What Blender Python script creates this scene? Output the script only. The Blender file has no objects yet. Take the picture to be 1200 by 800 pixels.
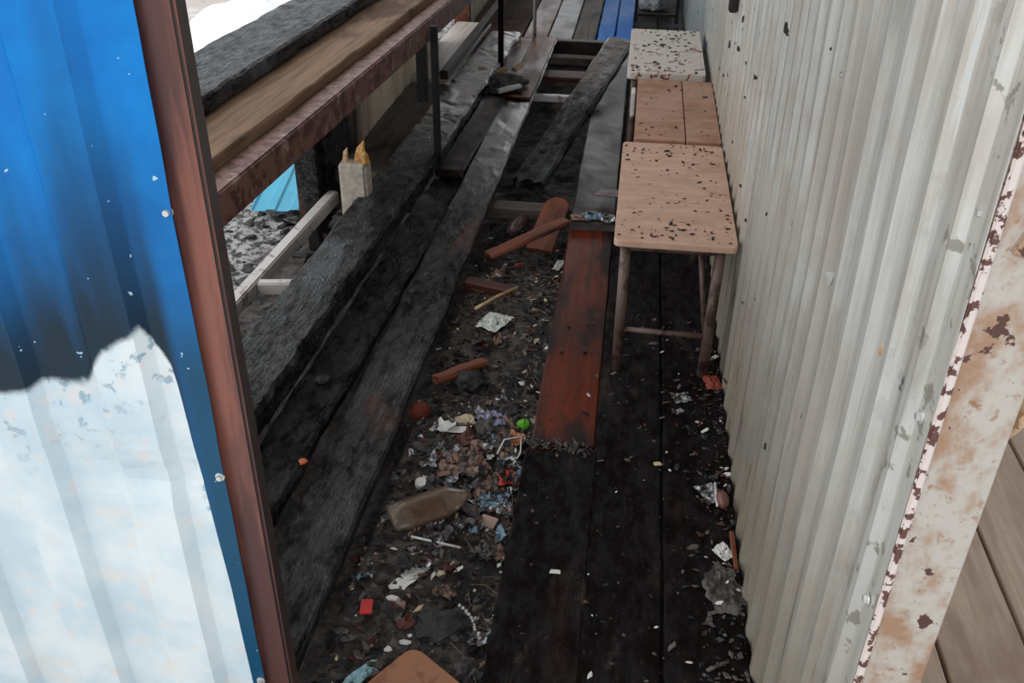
import bpy, bmesh, math, random
from mathutils import Vector, Matrix, noise
S = bpy.context.scene
COL = S.collection

# ------------------------------------------------------------------ camera
cam_data = bpy.data.cameras.new('camera'); cam = bpy.data.objects.new('camera', cam_data)
COL.objects.link(cam); S.camera = cam
cam_data.sensor_width = 36.0; cam_data.lens = 33.0; cam_data.clip_start = 0.02
cx = Vector((0.9913, 0.1316, 0.0095)).normalized()
cf = Vector((-0.1073, 0.8432, -0.5268)); cf = (cf - cx * cf.dot(cx)).normalized()
cu = cx.cross(cf)
cam.matrix_world = Matrix(((cx.x, cu.x, -cf.x, 0), (cx.y, cu.y, -cf.y, 0), (cx.z, cu.z, -cf.z, 1.6), (0, 0, 0, 1)))

# ------------------------------------------------------------------ light
W = bpy.data.worlds.new('overcast'); S.world = W; W.use_nodes = True
bg = W.node_tree.nodes['Background']
bg.inputs[0].default_value = (0.93, 0.97, 1.0, 1); bg.inputs[1].default_value = 0.95
sun_d = bpy.data.lights.new('sun', 'SUN'); sun_d.energy = 1.0; sun_d.angle = math.radians(70); sun_d.color = (1, 0.97, 0.93)
sun = bpy.data.objects.new('sun', sun_d); COL.objects.link(sun)
sun.rotation_euler = Vector((0.80, 0.42, -0.62)).to_track_quat('-Z', 'Y').to_euler()
S.view_settings.view_transform = 'Standard'; S.view_settings.look = 'None'
S.view_settings.gamma = 1.0; S.view_settings.use_curve_mapping = False
S.view_settings.exposure = 0.28

# ------------------------------------------------------------------ helpers
def srgb(r, g, b):
    f = lambda c: (c / 255 / 12.92) if c / 255 <= 0.04045 else ((c / 255 + 0.055) / 1.055) ** 2.4
    return (f(r), f(g), f(b), 1)

class N:
    """small node-graph helper"""
    def __init__(s, name):
        s.m = bpy.data.materials.new(name); s.m.use_nodes = True
        s.t = s.m.node_tree; s.b = s.t.nodes['Principled BSDF']
        s.tc = s.t.nodes.new('ShaderNodeTexCoord')
        s.oi = s.t.nodes.new('ShaderNodeObjectInfo')
    def link(s, a, b): s.t.links.new(a, b)
    def put(s, sock, v):
        if isinstance(v, bpy.types.NodeSocket): s.link(v, sock)
        elif v is not None:
            if isinstance(v, tuple) and len(v) == 4 and sock.type != 'RGBA': v = v[:3]
            sock.default_value = v
    def co(s, scale=(1, 1, 1), rnd=True, rot=(0, 0, 0)):
        mp = s.t.nodes.new('ShaderNodeMapping'); mp.inputs['Scale'].default_value = scale
        mp.inputs['Rotation'].default_value = rot
        s.link(s.tc.outputs['Object'], mp.inputs[0])
        if rnd:
            ml = s.math('MULTIPLY', s.oi.outputs['Random'], 37.0)
            s.link(ml, mp.inputs['Location'])
        return mp.outputs[0]
    def xyz(s):
        n = s.t.nodes.new('ShaderNodeSeparateXYZ'); s.link(s.tc.outputs['Object'], n.inputs[0]); return n.outputs
    def noise(s, co, scale, detail=5, rough=0.55, dist=0.0):
        n = s.t.nodes.new('ShaderNodeTexNoise'); s.link(co, n.inputs['Vector'])
        n.inputs['Scale'].default_value = scale; n.inputs['Detail'].default_value = detail
        n.inputs['Roughness'].default_value = rough; n.inputs['Distortion'].default_value = dist
        return n.outputs['Fac']
    def vor(s, co, scale, feature='DISTANCE_TO_EDGE', rnd=1.0):
        n = s.t.nodes.new('ShaderNodeTexVoronoi'); n.feature = feature; s.link(co, n.inputs['Vector'])
        n.inputs['Scale'].default_value = scale; n.inputs['Randomness'].default_value = rnd
        return n.outputs['Distance']
    def ramp(s, fac, *stops):
        n = s.t.nodes.new('ShaderNodeValToRGB'); s.link(fac, n.inputs[0])
        e = n.color_ramp.elements
        while len(e) < len(stops): e.new(0.5)
        for el, (p, c) in zip(e, stops):
            el.position = p; el.color = c if isinstance(c, tuple) else (c, c, c, 1)
        return n.outputs[0]
    def math(s, op, a, b=None, clamp=False):
        n = s.t.nodes.new('ShaderNodeMath'); n.operation = op; n.use_clamp = clamp
        s.put(n.inputs[0], a)
        if b is not None: s.put(n.inputs[1], b)
        return n.outputs[0]
    def mr(s, v, a, b, c=0.0, d=1.0):
        n = s.t.nodes.new('ShaderNodeMapRange'); n.interpolation_type = 'SMOOTHSTEP'
        s.put(n.inputs[0], v)
        for i, q in enumerate((a, b, c, d)): n.inputs[1 + i].default_value = q
        return n.outputs[0]
    def mix(s, fac, a, b, mode='MIX'):
        n = s.t.nodes.new('ShaderNodeMix'); n.data_type = 'RGBA'; n.blend_type = mode
        s.put(n.inputs[0], fac); s.put(n.inputs[6], a); s.put(n.inputs[7], b)
        return n.outputs[2]
    def bump(s, h, strength=0.5, dist=0.01, prev=None):
        n = s.t.nodes.new('ShaderNodeBump'); n.inputs['Strength'].default_value = strength
        n.inputs['Distance'].default_value = dist; s.link(h, n.inputs['Height'])
        if prev is not None: s.link(prev, n.inputs['Normal'])
        return n.outputs[0]
    def out(s, color=None, rough=None, metal=None, normal=None, spec=None, coat=None, trans=None, ior=None):
        i = s.b.inputs
        s.put(i['Base Color'], color); s.put(i['Roughness'], rough); s.put(i['Metallic'], metal)
        s.put(i['Specular IOR Level'], spec); s.put(i['Coat Weight'], coat)
        s.put(i['Transmission Weight'], trans); s.put(i['IOR'], ior)
        if coat is not None: i['Coat Roughness'].default_value = 0.2
        if normal is not None: s.link(normal, i['Normal'])
        return s.m

def mat_char(name, base, ash, ash_glint_lo, brown=None, brown_lo=0.7, rough=(0.35, 0.65), scale=1.0, bump=0.7, spec=0.5, crack=1.0, wet=None, wetcol=None):
    """burnt wood: grain along local Y, fine alligator cracks, ash film with glints painted in as grey patches, unburnt patches, rain-wet stretch"""
    n = N(name)
    g = n.noise(n.co((60 * scale, 4.5 * scale, 60 * scale)), 1.0, 7, 0.65, 0.6)
    big = n.noise(n.co((6, 2.2, 6)), 1.0, 5, 0.65)
    mid = n.noise(n.co((22, 11, 22)), 1.0, 5, 0.65)
    fine = n.noise(n.co((1, 1, 1)), 150, 4, 0.7)
    dco = n.t.nodes.new('ShaderNodeVectorMath'); dco.operation = 'ADD'
    n.link(n.co((60 * scale, 32 * scale, 60 * scale)), dco.inputs[0])
    nz = n.t.nodes.new('ShaderNodeTexNoise'); nz.inputs['Scale'].default_value = 22; n.link(n.tc.outputs['Object'], nz.inputs['Vector'])
    sc_ = n.t.nodes.new('ShaderNodeVectorMath'); sc_.operation = 'SCALE'; sc_.inputs[3].default_value = 2.2; n.link(nz.outputs['Color'], sc_.inputs[0])
    n.link(sc_.outputs[0], dco.inputs[1])
    v = n.vor(dco.outputs[0], 1.0)
    vm = n.math('ADD', n.mr(v, 0.0, 0.2), n.mr(mid, 0.62, 0.42), True)
    a = n.mr(n.math('ADD', n.math('MULTIPLY', big, 0.42), n.math('ADD', n.math('MULTIPLY', fine, 0.18), n.math('MULTIPLY', mid, 0.4))), ash_glint_lo, ash_glint_lo + 0.09)
    c = n.mix(a, base, ash)  # grey patches: ash, plus uneven sheen painted into the colour
    c = n.mix(n.math('MULTIPLY', n.math('SUBTRACT', 1.0, vm), 0.6 * crack), c, (0.004, 0.004, 0.004, 1))
    if brown is not None:
        bb = n.noise(n.co((4, 1.3, 4), True), 1.0, 4, 0.6)
        bm = n.mr(bb, brown_lo, brown_lo + 0.12)
        bc = n.mix(n.mr(g, 0.35, 0.65), brown, tuple(q * 0.45 for q in brown[:3]) + (1,))
        c = n.mix(bm, c, bc)
    h = n.math('ADD', n.math('MULTIPLY', g, 0.6), n.math('MULTIPLY', vm, 0.3 * crack))
    h = n.math('ADD', h, n.math('ADD', n.math('MULTIPLY', fine, 0.15), n.math('MULTIPLY', mid, 0.9)))
    r = n.mr(big, 0.35, 0.65, rough[0], rough[1])
    bp = n.t.nodes.new('ShaderNodeBump'); bp.inputs['Distance'].default_value = 0.022; n.link(h, bp.inputs['Height'])
    bp.inputs['Strength'].default_value = bump
    if wet is not None:
        y = n.xyz()[1]
        wv = n.math('ADD', y, n.math('MULTIPLY', n.math('SUBTRACT', mid, 0.5), 1.2))
        wm = n.mr(wv, wet[0], wet[1])
        if len(wet) > 2: wm = n.math('MULTIPLY', wm, n.mr(wv, wet[3], wet[2]))
        r = n.mix(wm, r, (0.17, 0.17, 0.17, 1))
        n.link(n.mr(wm, 0, 1, bump, bump * 0.30), bp.inputs['Strength'])
        c = n.mix(n.math('MULTIPLY', wm, 0.8), c, wetcol)
    gl = n.noise(n.co((30, 15, 30), True, (0.3, 0.2, 0.5)), 1.0, 5, 0.7)
    sp = n.mr(n.math('ADD', n.math('MULTIPLY', gl, 0.6), n.math('MULTIPLY', big, 0.4)), 0.40, 0.62, spec * 0.10, spec * 1.35)
    if wet is not None: sp = n.math('MAXIMUM', sp, n.math('MULTIPLY', wm, 0.9))
    return n.out(c, r, 0.0, bp.outputs[0], sp, n.math('MULTIPLY', wm, 0.9) if wet is not None else None)

def mat_wood(name, c1, c2, rough=0.6, bump=0.35, stain=None, stain_lo=0.6, wet=None, specks=None, speck_lo=0.68, spec=0.5):
    n = N(name)
    g = n.noise(n.co((42, 2.4, 42)), 1.0, 6, 0.6, 0.6)
    big = n.noise(n.co((5, 2, 5)), 1.0, 4, 0.6)
    c = n.mix(n.mr(g, 0.3, 0.7), c1, c2)
    if stain is not None: c = n.mix(n.mr(big, stain_lo, stain_lo + 0.15), c, stain)
    if specks is not None:
        sp = n.noise(n.co((34, 60, 34)), 1.0, 3, 0.6)
        c = n.mix(n.mr(sp, speck_lo, speck_lo + 0.03), c, specks)
    r = rough if wet is None else n.mr(big, 0.4, 0.6, wet, rough)
    return n.out(c, r, 0.0, n.bump(g, bump, 0.004), spec)

def mat_metal(name, c1, c2, lo=0.5, scale=14.0, rough=0.5, metal=0.0, bump=0.3, third=None, third_lo=0.62):
    n = N(name)
    f = n.noise(n.co((1, 1, 1)), scale, 8, 0.68)
    c = n.mix(n.mr(f, lo - 0.04, lo + 0.04), c1, c2)
    f2 = n.noise(n.co((1, 1, 1), True, (0.5, 0.3, 0.9)), scale * 0.6, 6, 0.65)
    if third is not None: c = n.mix(n.mr(f2, third_lo, third_lo + 0.06), c, third)
    fine = n.noise(n.co(), 150, 3, 0.6)
    h = n.math('ADD', n.math('MULTIPLY', f, 0.6), n.math('MULTIPLY', fine, 0.3))
    return n.out(c, rough, metal, n.bump(h, bump, 0.004))

def mat_plain(name, col, rough=0.5, metal=0.0, var=0.25, scale=30, bump=0.1, **k):
    n = N(name)
    f = n.noise(n.co(), scale, 5, 0.6)
    c = n.mix(n.mr(f, 0.35, 0.7), col, tuple(q * (1 - var) for q in col[:3]) + (1,))
    return n.out(c, rough, metal, n.bump(f, bump, 0.004), **k)

def mat_litter(name, col, rough=0.35, metal=0.0, lo=0.46):
    n = N(name)
    f = n.noise(n.co(), 48, 5, 0.65); g = n.noise(n.co((1, 1, 1), True, (1, 0.4, 2)), 90, 4, 0.6)
    c = n.mix(n.mr(g, 0.4, 0.7), col, tuple(q * 0.7 for q in col[:3]) + (1,))
    c = n.mix(n.mr(f, lo, lo + 0.10), c, srgb(56, 46, 40))
    return n.out(c, rough, metal, n.bump(f, 0.2, 0.004))

def mesh(name, verts, faces, mat=None, parent=None, smooth=False, mi=None):
    me = bpy.data.meshes.new(name); me.from_pydata([tuple(v) for v in verts], [], faces)
    mats = mat if isinstance(mat, list) else [mat]
    for m in mats:
        if m: me.materials.append(m)
    if mi:
        for p, i in zip(me.polygons, mi): p.material_index = i
    if smooth:
        for p in me.polygons: p.use_smooth = True
    me.update()
    o = bpy.data.objects.new(name, me); COL.objects.link(o)
    if parent: o.parent = parent
    return o

def empty(name, loc=(0, 0, 0), rz=0.0):
    o = bpy.data.objects.new(name, None); o.location = loc; o.rotation_euler = (0, 0, rz); o.empty_display_size = 0.1
    COL.objects.link(o); return o

def tag(o, label=None, cat=None, group=None, kind=None):
    if label: o['label'] = label
    if cat: o['category'] = cat
    if group: o['group'] = group
    if kind: o['kind'] = kind
    return o

def frame(a, b, up=(0, 0, 1)):
    a = Vector(a); b = Vector(b); y = (b - a).normalized(); x = y.cross(Vector(up)).normalized(); z = x.cross(y)
    return Matrix(((x.x, y.x, z.x, a.x), (x.y, y.y, z.y, a.y), (x.z, y.z, z.z, a.z), (0, 0, 0, 1)))

def put(o, M, parent=None):
    o.matrix_world = M
    if parent:
        o.parent = parent; o.matrix_parent_inverse = Matrix.Identity(4)
        bpy.context.view_layer.update()
        o.matrix_basis = parent.matrix_world.inverted() @ M
    return o

def plank(name, a, b, w, t, mat, parent=None, amp=0.003, seed=0, step=0.06, edge=0.006, ragged=(0, 0), roll=0.0, sides=None):
    """a board from a to b (points on the centre line of its top face), worn edges, local Y along the grain"""
    a = Vector(a); b = Vector(b); L = (b - a).length
    n = max(2, int(L / step)); hw = w / 2
    prof = [(-hw, -t + edge), (-hw, -edge), (-hw + edge, 0), (-hw / 2, 0), (0, 0), (hw / 2, 0), (hw - edge, 0), (hw, -edge), (hw, -t + edge), (hw - edge, -t), (-hw + edge, -t)]
    k = len(prof); vs = []; fs = []
    for i in range(n + 1):
        y = L * i / n
        for (px, pz) in prof:
            q = Vector((px * 9, y * 7, pz * 9)) + Vector((seed * 3.1, seed * 1.7, seed * 2.3))
            q2 = q * 3.1
            dx = noise.noise(q) * amp * 1.6 + noise.noise(q2) * amp * 0.9
            dz = noise.noise(q + Vector((9, 4, 2))) * amp + noise.noise(q2 + Vector((3, 1, 8))) * amp * 0.7
            yy = y
            if i == 0: yy += ragged[0] * (0.5 + noise.noise(Vector((px * 60, pz * 30, seed))))
            if i == n: yy -= ragged[1] * (0.5 + noise.noise(Vector((px * 60, pz * 30, seed + 5))))
            vs.append((px + dx, yy, pz + dz))
    for i in range(n):
        for j in range(k):
            j2 = (j + 1) % k
            fs.append((i * k + j, i * k + j2, (i + 1) * k + j2, (i + 1) * k + j))
    fs.append(tuple(range(k - 1, -1, -1))); fs.append(tuple(n * k + j for j in range(k)))
    o = mesh(name, vs, [f[::-1] for f in fs], mat)
    M = frame(a, b) @ Matrix.Rotation(roll, 4, 'Y')
    return put(o, M, parent)

def boxm(name, size, M, mat, parent=None, bevel=0.003, seg=2):
    bm = bmesh.new(); bmesh.ops.create_cube(bm, size=1.0)
    bmesh.ops.scale(bm, vec=size, verts=bm.verts)
    if bevel: bmesh.ops.bevel(bm, geom=bm.edges[:], offset=min(bevel, min(size) * 0.45), segments=seg, affect='EDGES')
    me = bpy.data.meshes.new(name); bm.to_mesh(me); bm.free(); me.materials.append(mat)
    o = bpy.data.objects.new(name, me); COL.objects.link(o)
    if not isinstance(M, Matrix): M = Matrix.Translation(M)
    return put(o, M, parent)

def tube(name, pts, r, mat, parent=None, sides=10, cap=True):
    pts = [Vector(p) for p in pts]; o0 = pts[0].copy(); vs = []; fs = []
    rr = r if isinstance(r, list) else [r] * len(pts)
    for i, p in enumerate(pts):
        d = (pts[min(i + 1, len(pts) - 1)] - pts[max(i - 1, 0)]).normalized()
        u = d.orthogonal().normalized() if i == 0 else (u - d * u.dot(d)).normalized()
        w = d.cross(u)
        for k in range(sides):
            an = 2 * math.pi * k / sides
            vs.append(p - o0 + (u * math.cos(an) + w * math.sin(an)) * rr[i])
    for i in range(len(pts) - 1):
        for k in range(sides):
            k2 = (k + 1) % sides
            fs.append((i * sides + k, i * sides + k2, (i + 1) * sides + k2, (i + 1) * sides + k))
    if cap:
        fs.append(tuple(range(sides - 1, -1, -1))); fs.append(tuple((len(pts) - 1) * sides + k for k in range(sides)))
    o = mesh(name, vs, fs, mat, None, True)
    return put(o, Matrix.Translation(o0), parent)

def crumple(name, w, h, amp, mat, loc, rz, seed, n=9, thick=0.0012, tilt=0.0, cut=0.25, fold=0.0):
    """a crumpled sheet of film, foil or paper"""
    vs = []; fs = []; rnd = random.Random(seed)
    for j in range(n + 1):
        for i in range(n + 1):
            u = i / n - 0.5; v = j / n - 0.5
            x = u * w; y = v * h
            z = amp * (noise.noise(Vector((u * 4 + seed, v * 4, seed * 1.3))) + 0.6 * noise.noise(Vector((u * 9, v * 9 + seed, 2)))) + rnd.uniform(-1, 1) * amp * 0.10
            e = 1 + cut * noise.noise(Vector((math.atan2(v, u) * 1.6 + seed, seed, 0.3)))
            x += rnd.uniform(-.12, .12) * w / n * 3 * cut; y += rnd.uniform(-.12, .12) * h / n * 3 * cut
            vs.append((x * e, y * e, abs(z) * 0.75 * max(0.15, 1 - 2.2 * (u * u + v * v))))
    for j in range(n):
        for i in range(n):
            q = j * (n + 1) + i
            fs.append((q, q + 1, q + n + 2, q + n + 1))
    o = mesh(name, vs, fs, mat)
    md = o.modifiers.new('thickness', 'SOLIDIFY'); md.thickness = thick; md.offset = 1
    o.matrix_world = Matrix.Translation(loc) @ Matrix.Rotation(rz, 4, 'Z') @ Matrix.Rotation(tilt, 4, 'X')
    return o

def lump(name, size, mat, loc, rz, seed, sub=3, amp=0.25, freq=2.2, flat=True):
    bm = bmesh.new(); bmesh.ops.create_icosphere(bm, subdivisions=sub, radius=1.0)
    for v in bm.verts:
        d = 1 + amp * noise.noise(v.co * freq + Vector((seed, seed * 2, 0))) + amp * 0.5 * noise.noise(v.co * freq * 2.7 + Vector((0, seed, 5)))
        v.co = Vector((v.co.x * size[0], v.co.y * size[1], v.co.z * size[2])) * d
    me = bpy.data.meshes.new(name); bm.to_mesh(me); bm.free(); me.materials.append(mat)
    if not flat:
        for p in me.polygons: p.use_smooth = True
    o = bpy.data.objects.new(name, me); COL.objects.link(o)
    o.matrix_world = Matrix.Translation(loc) @ Matrix.Rotation(rz, 4, 'Z')
    return o

# ------------------------------------------------------------------ materials
CHAR = mat_char('char_wet', srgb(10, 10, 11), srgb(58, 64, 70), 0.53, rough=(0.2, 0.42), bump=1.0, spec=0.6)
CHAR_ASH = mat_char('char_ashy', srgb(16, 17, 18), srgb(98, 104, 110), 0.50, rough=(0.24, 0.5), bump=1.0, spec=0.6)
BEAM_LONG = mat_char('char_long_beam', srgb(12, 13, 14), srgb(92, 99, 106), 0.51, rough=(0.2, 0.42), bump=1.0, spec=0.8, wet=(2.5, 3.6), wetcol=srgb(58, 52, 50))
FALLEN = mat_char('char_fallen_plank', srgb(14, 14, 15), srgb(92, 98, 104), 0.51, rough=(0.22, 0.45), bump=1.0, spec=0.7, wet=(0.75, 1.15), wetcol=srgb(92, 82, 76))
PLANK3 = mat_char('char_inner_plank', srgb(11, 10, 11), srgb(66, 70, 75), 0.53, srgb(86, 52, 36), 0.60, (0.22, 0.45), spec=0.75, bump=0.9, wet=(2.3, 3.4), wetcol=srgb(54, 46, 44))
CHAR_BROWN = mat_char('char_brown', srgb(22, 20, 20), srgb(66, 70, 74), 0.54, srgb(92, 52, 34), 0.56, (0.33, 0.6))
CHAR_FLOOR = mat_char('char_floor', srgb(20, 16, 15), srgb(54, 46, 43), 0.53, srgb(46, 30, 25), 0.56, (0.55, 0.85), 0.8, 0.35, 0.2, 0.15)
WET_PLANK = mat_wood('wet_plank', srgb(60, 46, 41), srgb(40, 31, 28), 0.42, 0.2, srgb(26, 19, 18), 0.50, 0.3, spec=0.4)
WET_RUST = mat_wood('wet_rust_plank', srgb(122, 72, 46), srgb(78, 48, 36), 0.45, 0.2, srgb(46, 32, 28), 0.56, 0.3, spec=0.28)
RED_PLANK = mat_wood('scorched_red_plank', srgb(112, 46, 24), srgb(66, 30, 20), 0.5, 0.12, srgb(28, 18, 16), 0.45, 0.36, spec=0.4)
DARK_PLANK = mat_wood('dark_floor_plank', srgb(40, 29, 27), srgb(26, 20, 20), 0.75, 0.3, srgb(16, 13, 13), 0.5, 0.6, spec=0.25)
BROWN_BOARD = mat_wood('brown_board', srgb(148, 118, 92), srgb(112, 84, 62), 0.7, 0.5, srgb(82, 52, 36), 0.52)
GREY_BOARD = mat_wood('grey_board', srgb(104, 92, 82), srgb(66, 56, 50), 0.7, 0.4, srgb(38, 30, 27), 0.5)
RIGHT_FLOOR = mat_wood('right_floor_plank', srgb(186, 164, 146), srgb(160, 138, 122), 0.7, 0.2, srgb(142, 118, 102), 0.55, specks=srgb(60, 45, 38), speck_lo=0.72)
BLUE_PLANK = mat_wood('blue_painted_plank', srgb(0, 122, 214), srgb(0, 104, 196), 0.6, 0.08, srgb(40, 110, 180), 0.7, 0.5, spec=0.2)
FAR_BROWN = mat_wood('far_brown_sheet', srgb(74, 46, 36), srgb(54, 34, 28), 0.8, 0.08, srgb(92, 62, 50), 0.6, 0.7, spec=0.12)
RED_SCRAP = mat_wood('red_brown_scrap', srgb(92, 42, 28), srgb(62, 29, 22), 0.55, 0.3)
ORANGE_WOOD = mat_wood('orange_wood', srgb(132, 70, 42), srgb(98, 50, 32), 0.5, 0.3, srgb(56, 30, 22), 0.54)
PALE_WOOD = mat_wood('pale_wood', srgb(206, 176, 140), srgb(170, 132, 92), 0.7, 0.4)
POST_WHITE = mat_wood('whitewashed_post', srgb(206, 198, 186), srgb(170, 160, 148), 0.75, 0.3, srgb(120, 104, 92), 0.66)
RUST_DARK = mat_metal('dark_rusty_steel', srgb(58, 40, 36), srgb(34, 26, 25), 0.5, 18, 0.5, 0.2)
RUST_RAIL = mat_metal('rusty_rail', srgb(136, 98, 88), srgb(92, 60, 54), 0.52, 24, 0.42, 0.1, 0.5, srgb(168, 142, 132), 0.58)
BLACK_STEEL = mat_metal('sooty_steel', srgb(36, 31, 31), srgb(22, 20, 20), 0.5, 18, 0.5, 0.2)
STEEL_PALE = mat_metal('scorched_pale_steel', srgb(214, 208, 206), srgb(150, 132, 126), 0.6, 16, 0.35, 0.1)
GALV_TUBE = mat_metal('worn_bench_tube', srgb(112, 92, 84), srgb(70, 52, 48), 0.55, 20, 0.45, 0.2)
SCREW = mat_plain('screw_zinc', srgb(215, 215, 212), 0.35, 0.5)
BLACK_CHIP = mat_plain('black_chip', srgb(26, 22, 21), 0.6)
WHITE_PAPER = mat_plain('white_paper', srgb(226, 224, 220), 0.6, 0, 0.2)
CREAM_PAPER = mat_plain('cream_paper', srgb(206, 188, 158), 0.7)
FOIL = mat_litter('crumpled_foil', srgb(178, 180, 186), 0.3, 0.55, 0.46)
TEAL_FOIL = mat_litter('teal_film', srgb(150, 192, 200), 0.25, 0.0, 0.56)
BLUE_FILM = mat_litter('blue_film', srgb(116, 146, 166), 0.25, 0, 0.47)
PURPLE_FILM = mat_litter('lilac_film', srgb(150, 148, 184), 0.25, 0, 0.48)
RED_FILM = mat_litter('red_film', srgb(214, 66, 50), 0.35, 0, 0.5)
BRIGHT_RED = mat_plain('bright_red', srgb(206, 36, 34), 0.4)
ORANGE_FILM = mat_litter('orange_film', srgb(202, 132, 92), 0.4, 0, 0.48)
TAN_FILM = mat_litter('tan_film', srgb(142, 112, 96), 0.4, 0, 0.48)
GREEN = mat_plain('lime_green', srgb(104, 186, 44), 0.5)
WHITE_GREEN = None
SNOW = mat_plain('snow', srgb(244, 246, 250), 0.7, 0, 0.06, 5, 0.4)
ASH_LUMP = mat_metal('grey_ash', srgb(96, 92, 90), srgb(58, 54, 52), 0.5, 40, 0.9, 0.0, 0.8)
SOOT_LUMP = mat_metal('black_soot_lump', srgb(26, 25, 27), srgb(46, 46, 50), 0.55, 40, 0.6, 0.0, 0.8)
CARD_PINK = mat_plain('pinkish_cardboard', srgb(178, 150, 136), 0.8)
TILE = mat_metal('brown_fibreboard', srgb(158, 108, 80), srgb(136, 88, 64), 0.55, 14, 0.7, 0.0, 0.2, srgb(92, 58, 44), 0.62)

def mat_soil():
    n = N('sooty_soil')
    x = n.xyz()
    f = n.noise(n.co((1, 1, 1), False), 26, 8, 0.7)
    g = n.noise(n.co((1, 1, 1), False), 5, 5, 0.6)
    c = n.mix(n.mr(f, 0.4, 0.62), srgb(34, 29, 27), srgb(92, 80, 73))
    c = n.mix(n.mr(g, 0.52, 0.66), c, srgb(24, 22, 23))
    outx = n.math('ADD', x[0], n.math('MULTIPLY', n.math('SUBTRACT', n.noise(n.co((1, 1, 1), False), 9, 6, 0.65), 0.5), 0.5))
    slush = n.mix(n.mr(f, 0.46, 0.56), srgb(190, 188, 188), srgb(64, 62, 63))
    c = n.mix(n.mr(outx, -1.42, -1.52), c, slush)
    h = n.math('ADD', f, n.math('MULTIPLY', n.noise(n.co((1, 1, 1), False), 110, 4, 0.7), 0.4))
    return n.out(c, n.mr(g, 0.4, 0.6, 0.45, 0.85), 0, n.bump(h, 0.8, 0.02))
SOIL = mat_soil()

def mat_out():
    n = N('slushy_ground')
    f = n.noise(n.co((1, 1, 1), False), 0.8, 7, 0.6)
    g = n.noise(n.co((1, 1, 1), False), 9, 6, 0.65)
    c = n.mix(n.mr(f, 0.48, 0.60), srgb(196, 184, 180), srgb(240, 241, 244))
    c = n.mix(n.mr(g, 0.58, 0.72), c, srgb(164, 150, 146))
    return n.out(c, 0.8, 0, n.bump(g, 0.3, 0.03))
SLUSH = mat_out()

def mat_wall():
    n = N('grey_profiled_sheet')
    x = n.xyz()
    st = n.noise(n.co((1, 22, 1.6), False), 1.0, 7, 0.6)
    st2 = n.noise(n.co((1, 60, 2.2), False), 1.0, 5, 0.65)
    cl = n.noise(n.co((1, 2, 2), False), 1.6, 5, 0.6)
    c = n.mix(n.mr(st, 0.35, 0.65), srgb(216, 217, 212), srgb(190, 188, 180))
    c = n.mix(n.math('MULTIPLY', n.mr(cl, 0.42, 0.62), 0.6), c, srgb(186, 176, 164))
    c = n.mix(n.math('MULTIPLY', n.mr(st2, 0.50, 0.66), 0.38), c, srgb(150, 142, 130))
    c = n.mix(n.math('MULTIPLY', n.mr(st2, 0.42, 0.34), 0.6), c, srgb(222, 226, 226))  # pale streaks painted in as highlights of the ribs
    # dried mud splash on the lower sheet
    lo = n.math('ADD', x[2], n.math('MULTIPLY', n.math('SUBTRACT', st, 0.5), 0.9))
    c = n.mix(n.math('MULTIPLY', n.mr(lo, 0.85, 0.15), 0.72), c, srgb(146, 134, 116))
    c = n.mix(n.math('MULTIPLY', n.mr(st2, 0.60, 0.70), n.mr(x[2], 0.75, 0.2)), c, srgb(96, 88, 78))
    # soot flecks thrown on the sheet
    sp = n.noise(n.co((1, 30, 22), False), 1.0, 2, 0.5)
    spm = n.mr(n.math('ADD', sp, n.mr(x[1], 1.3, 3.4, -0.012, 0.075)), 0.735, 0.755)
    c = n.mix(spm, c, srgb(44, 38, 36))
    sm = n.noise(n.co((1, 7, 1.1), False), 1.0, 6, 0.65)
    c = n.mix(n.math('MULTIPLY', n.mr(sm, 0.54, 0.68), 0.55), c, srgb(138, 136, 130))
    # bluer towards the far end of the sheet
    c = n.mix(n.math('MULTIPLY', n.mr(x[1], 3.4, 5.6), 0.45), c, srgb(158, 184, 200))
    # worn patches near the end post
    pf = n.noise(n.co((1, 1, 1), False), 24, 5, 0.6)
    c = n.mix(n.math('MULTIPLY', n.mr(pf, 0.58, 0.62), n.mr(x[1], 1.06, 0.9)), c, srgb(148, 144, 136))
    return n.out(c, n.mr(st, 0.3, 0.7, 0.26, 0.46), 0.3, n.bump(n.math('ADD', st2, n.math('MULTIPLY', cl, 0.6)), 0.15, 0.006))
WALL = mat_wall()

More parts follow.
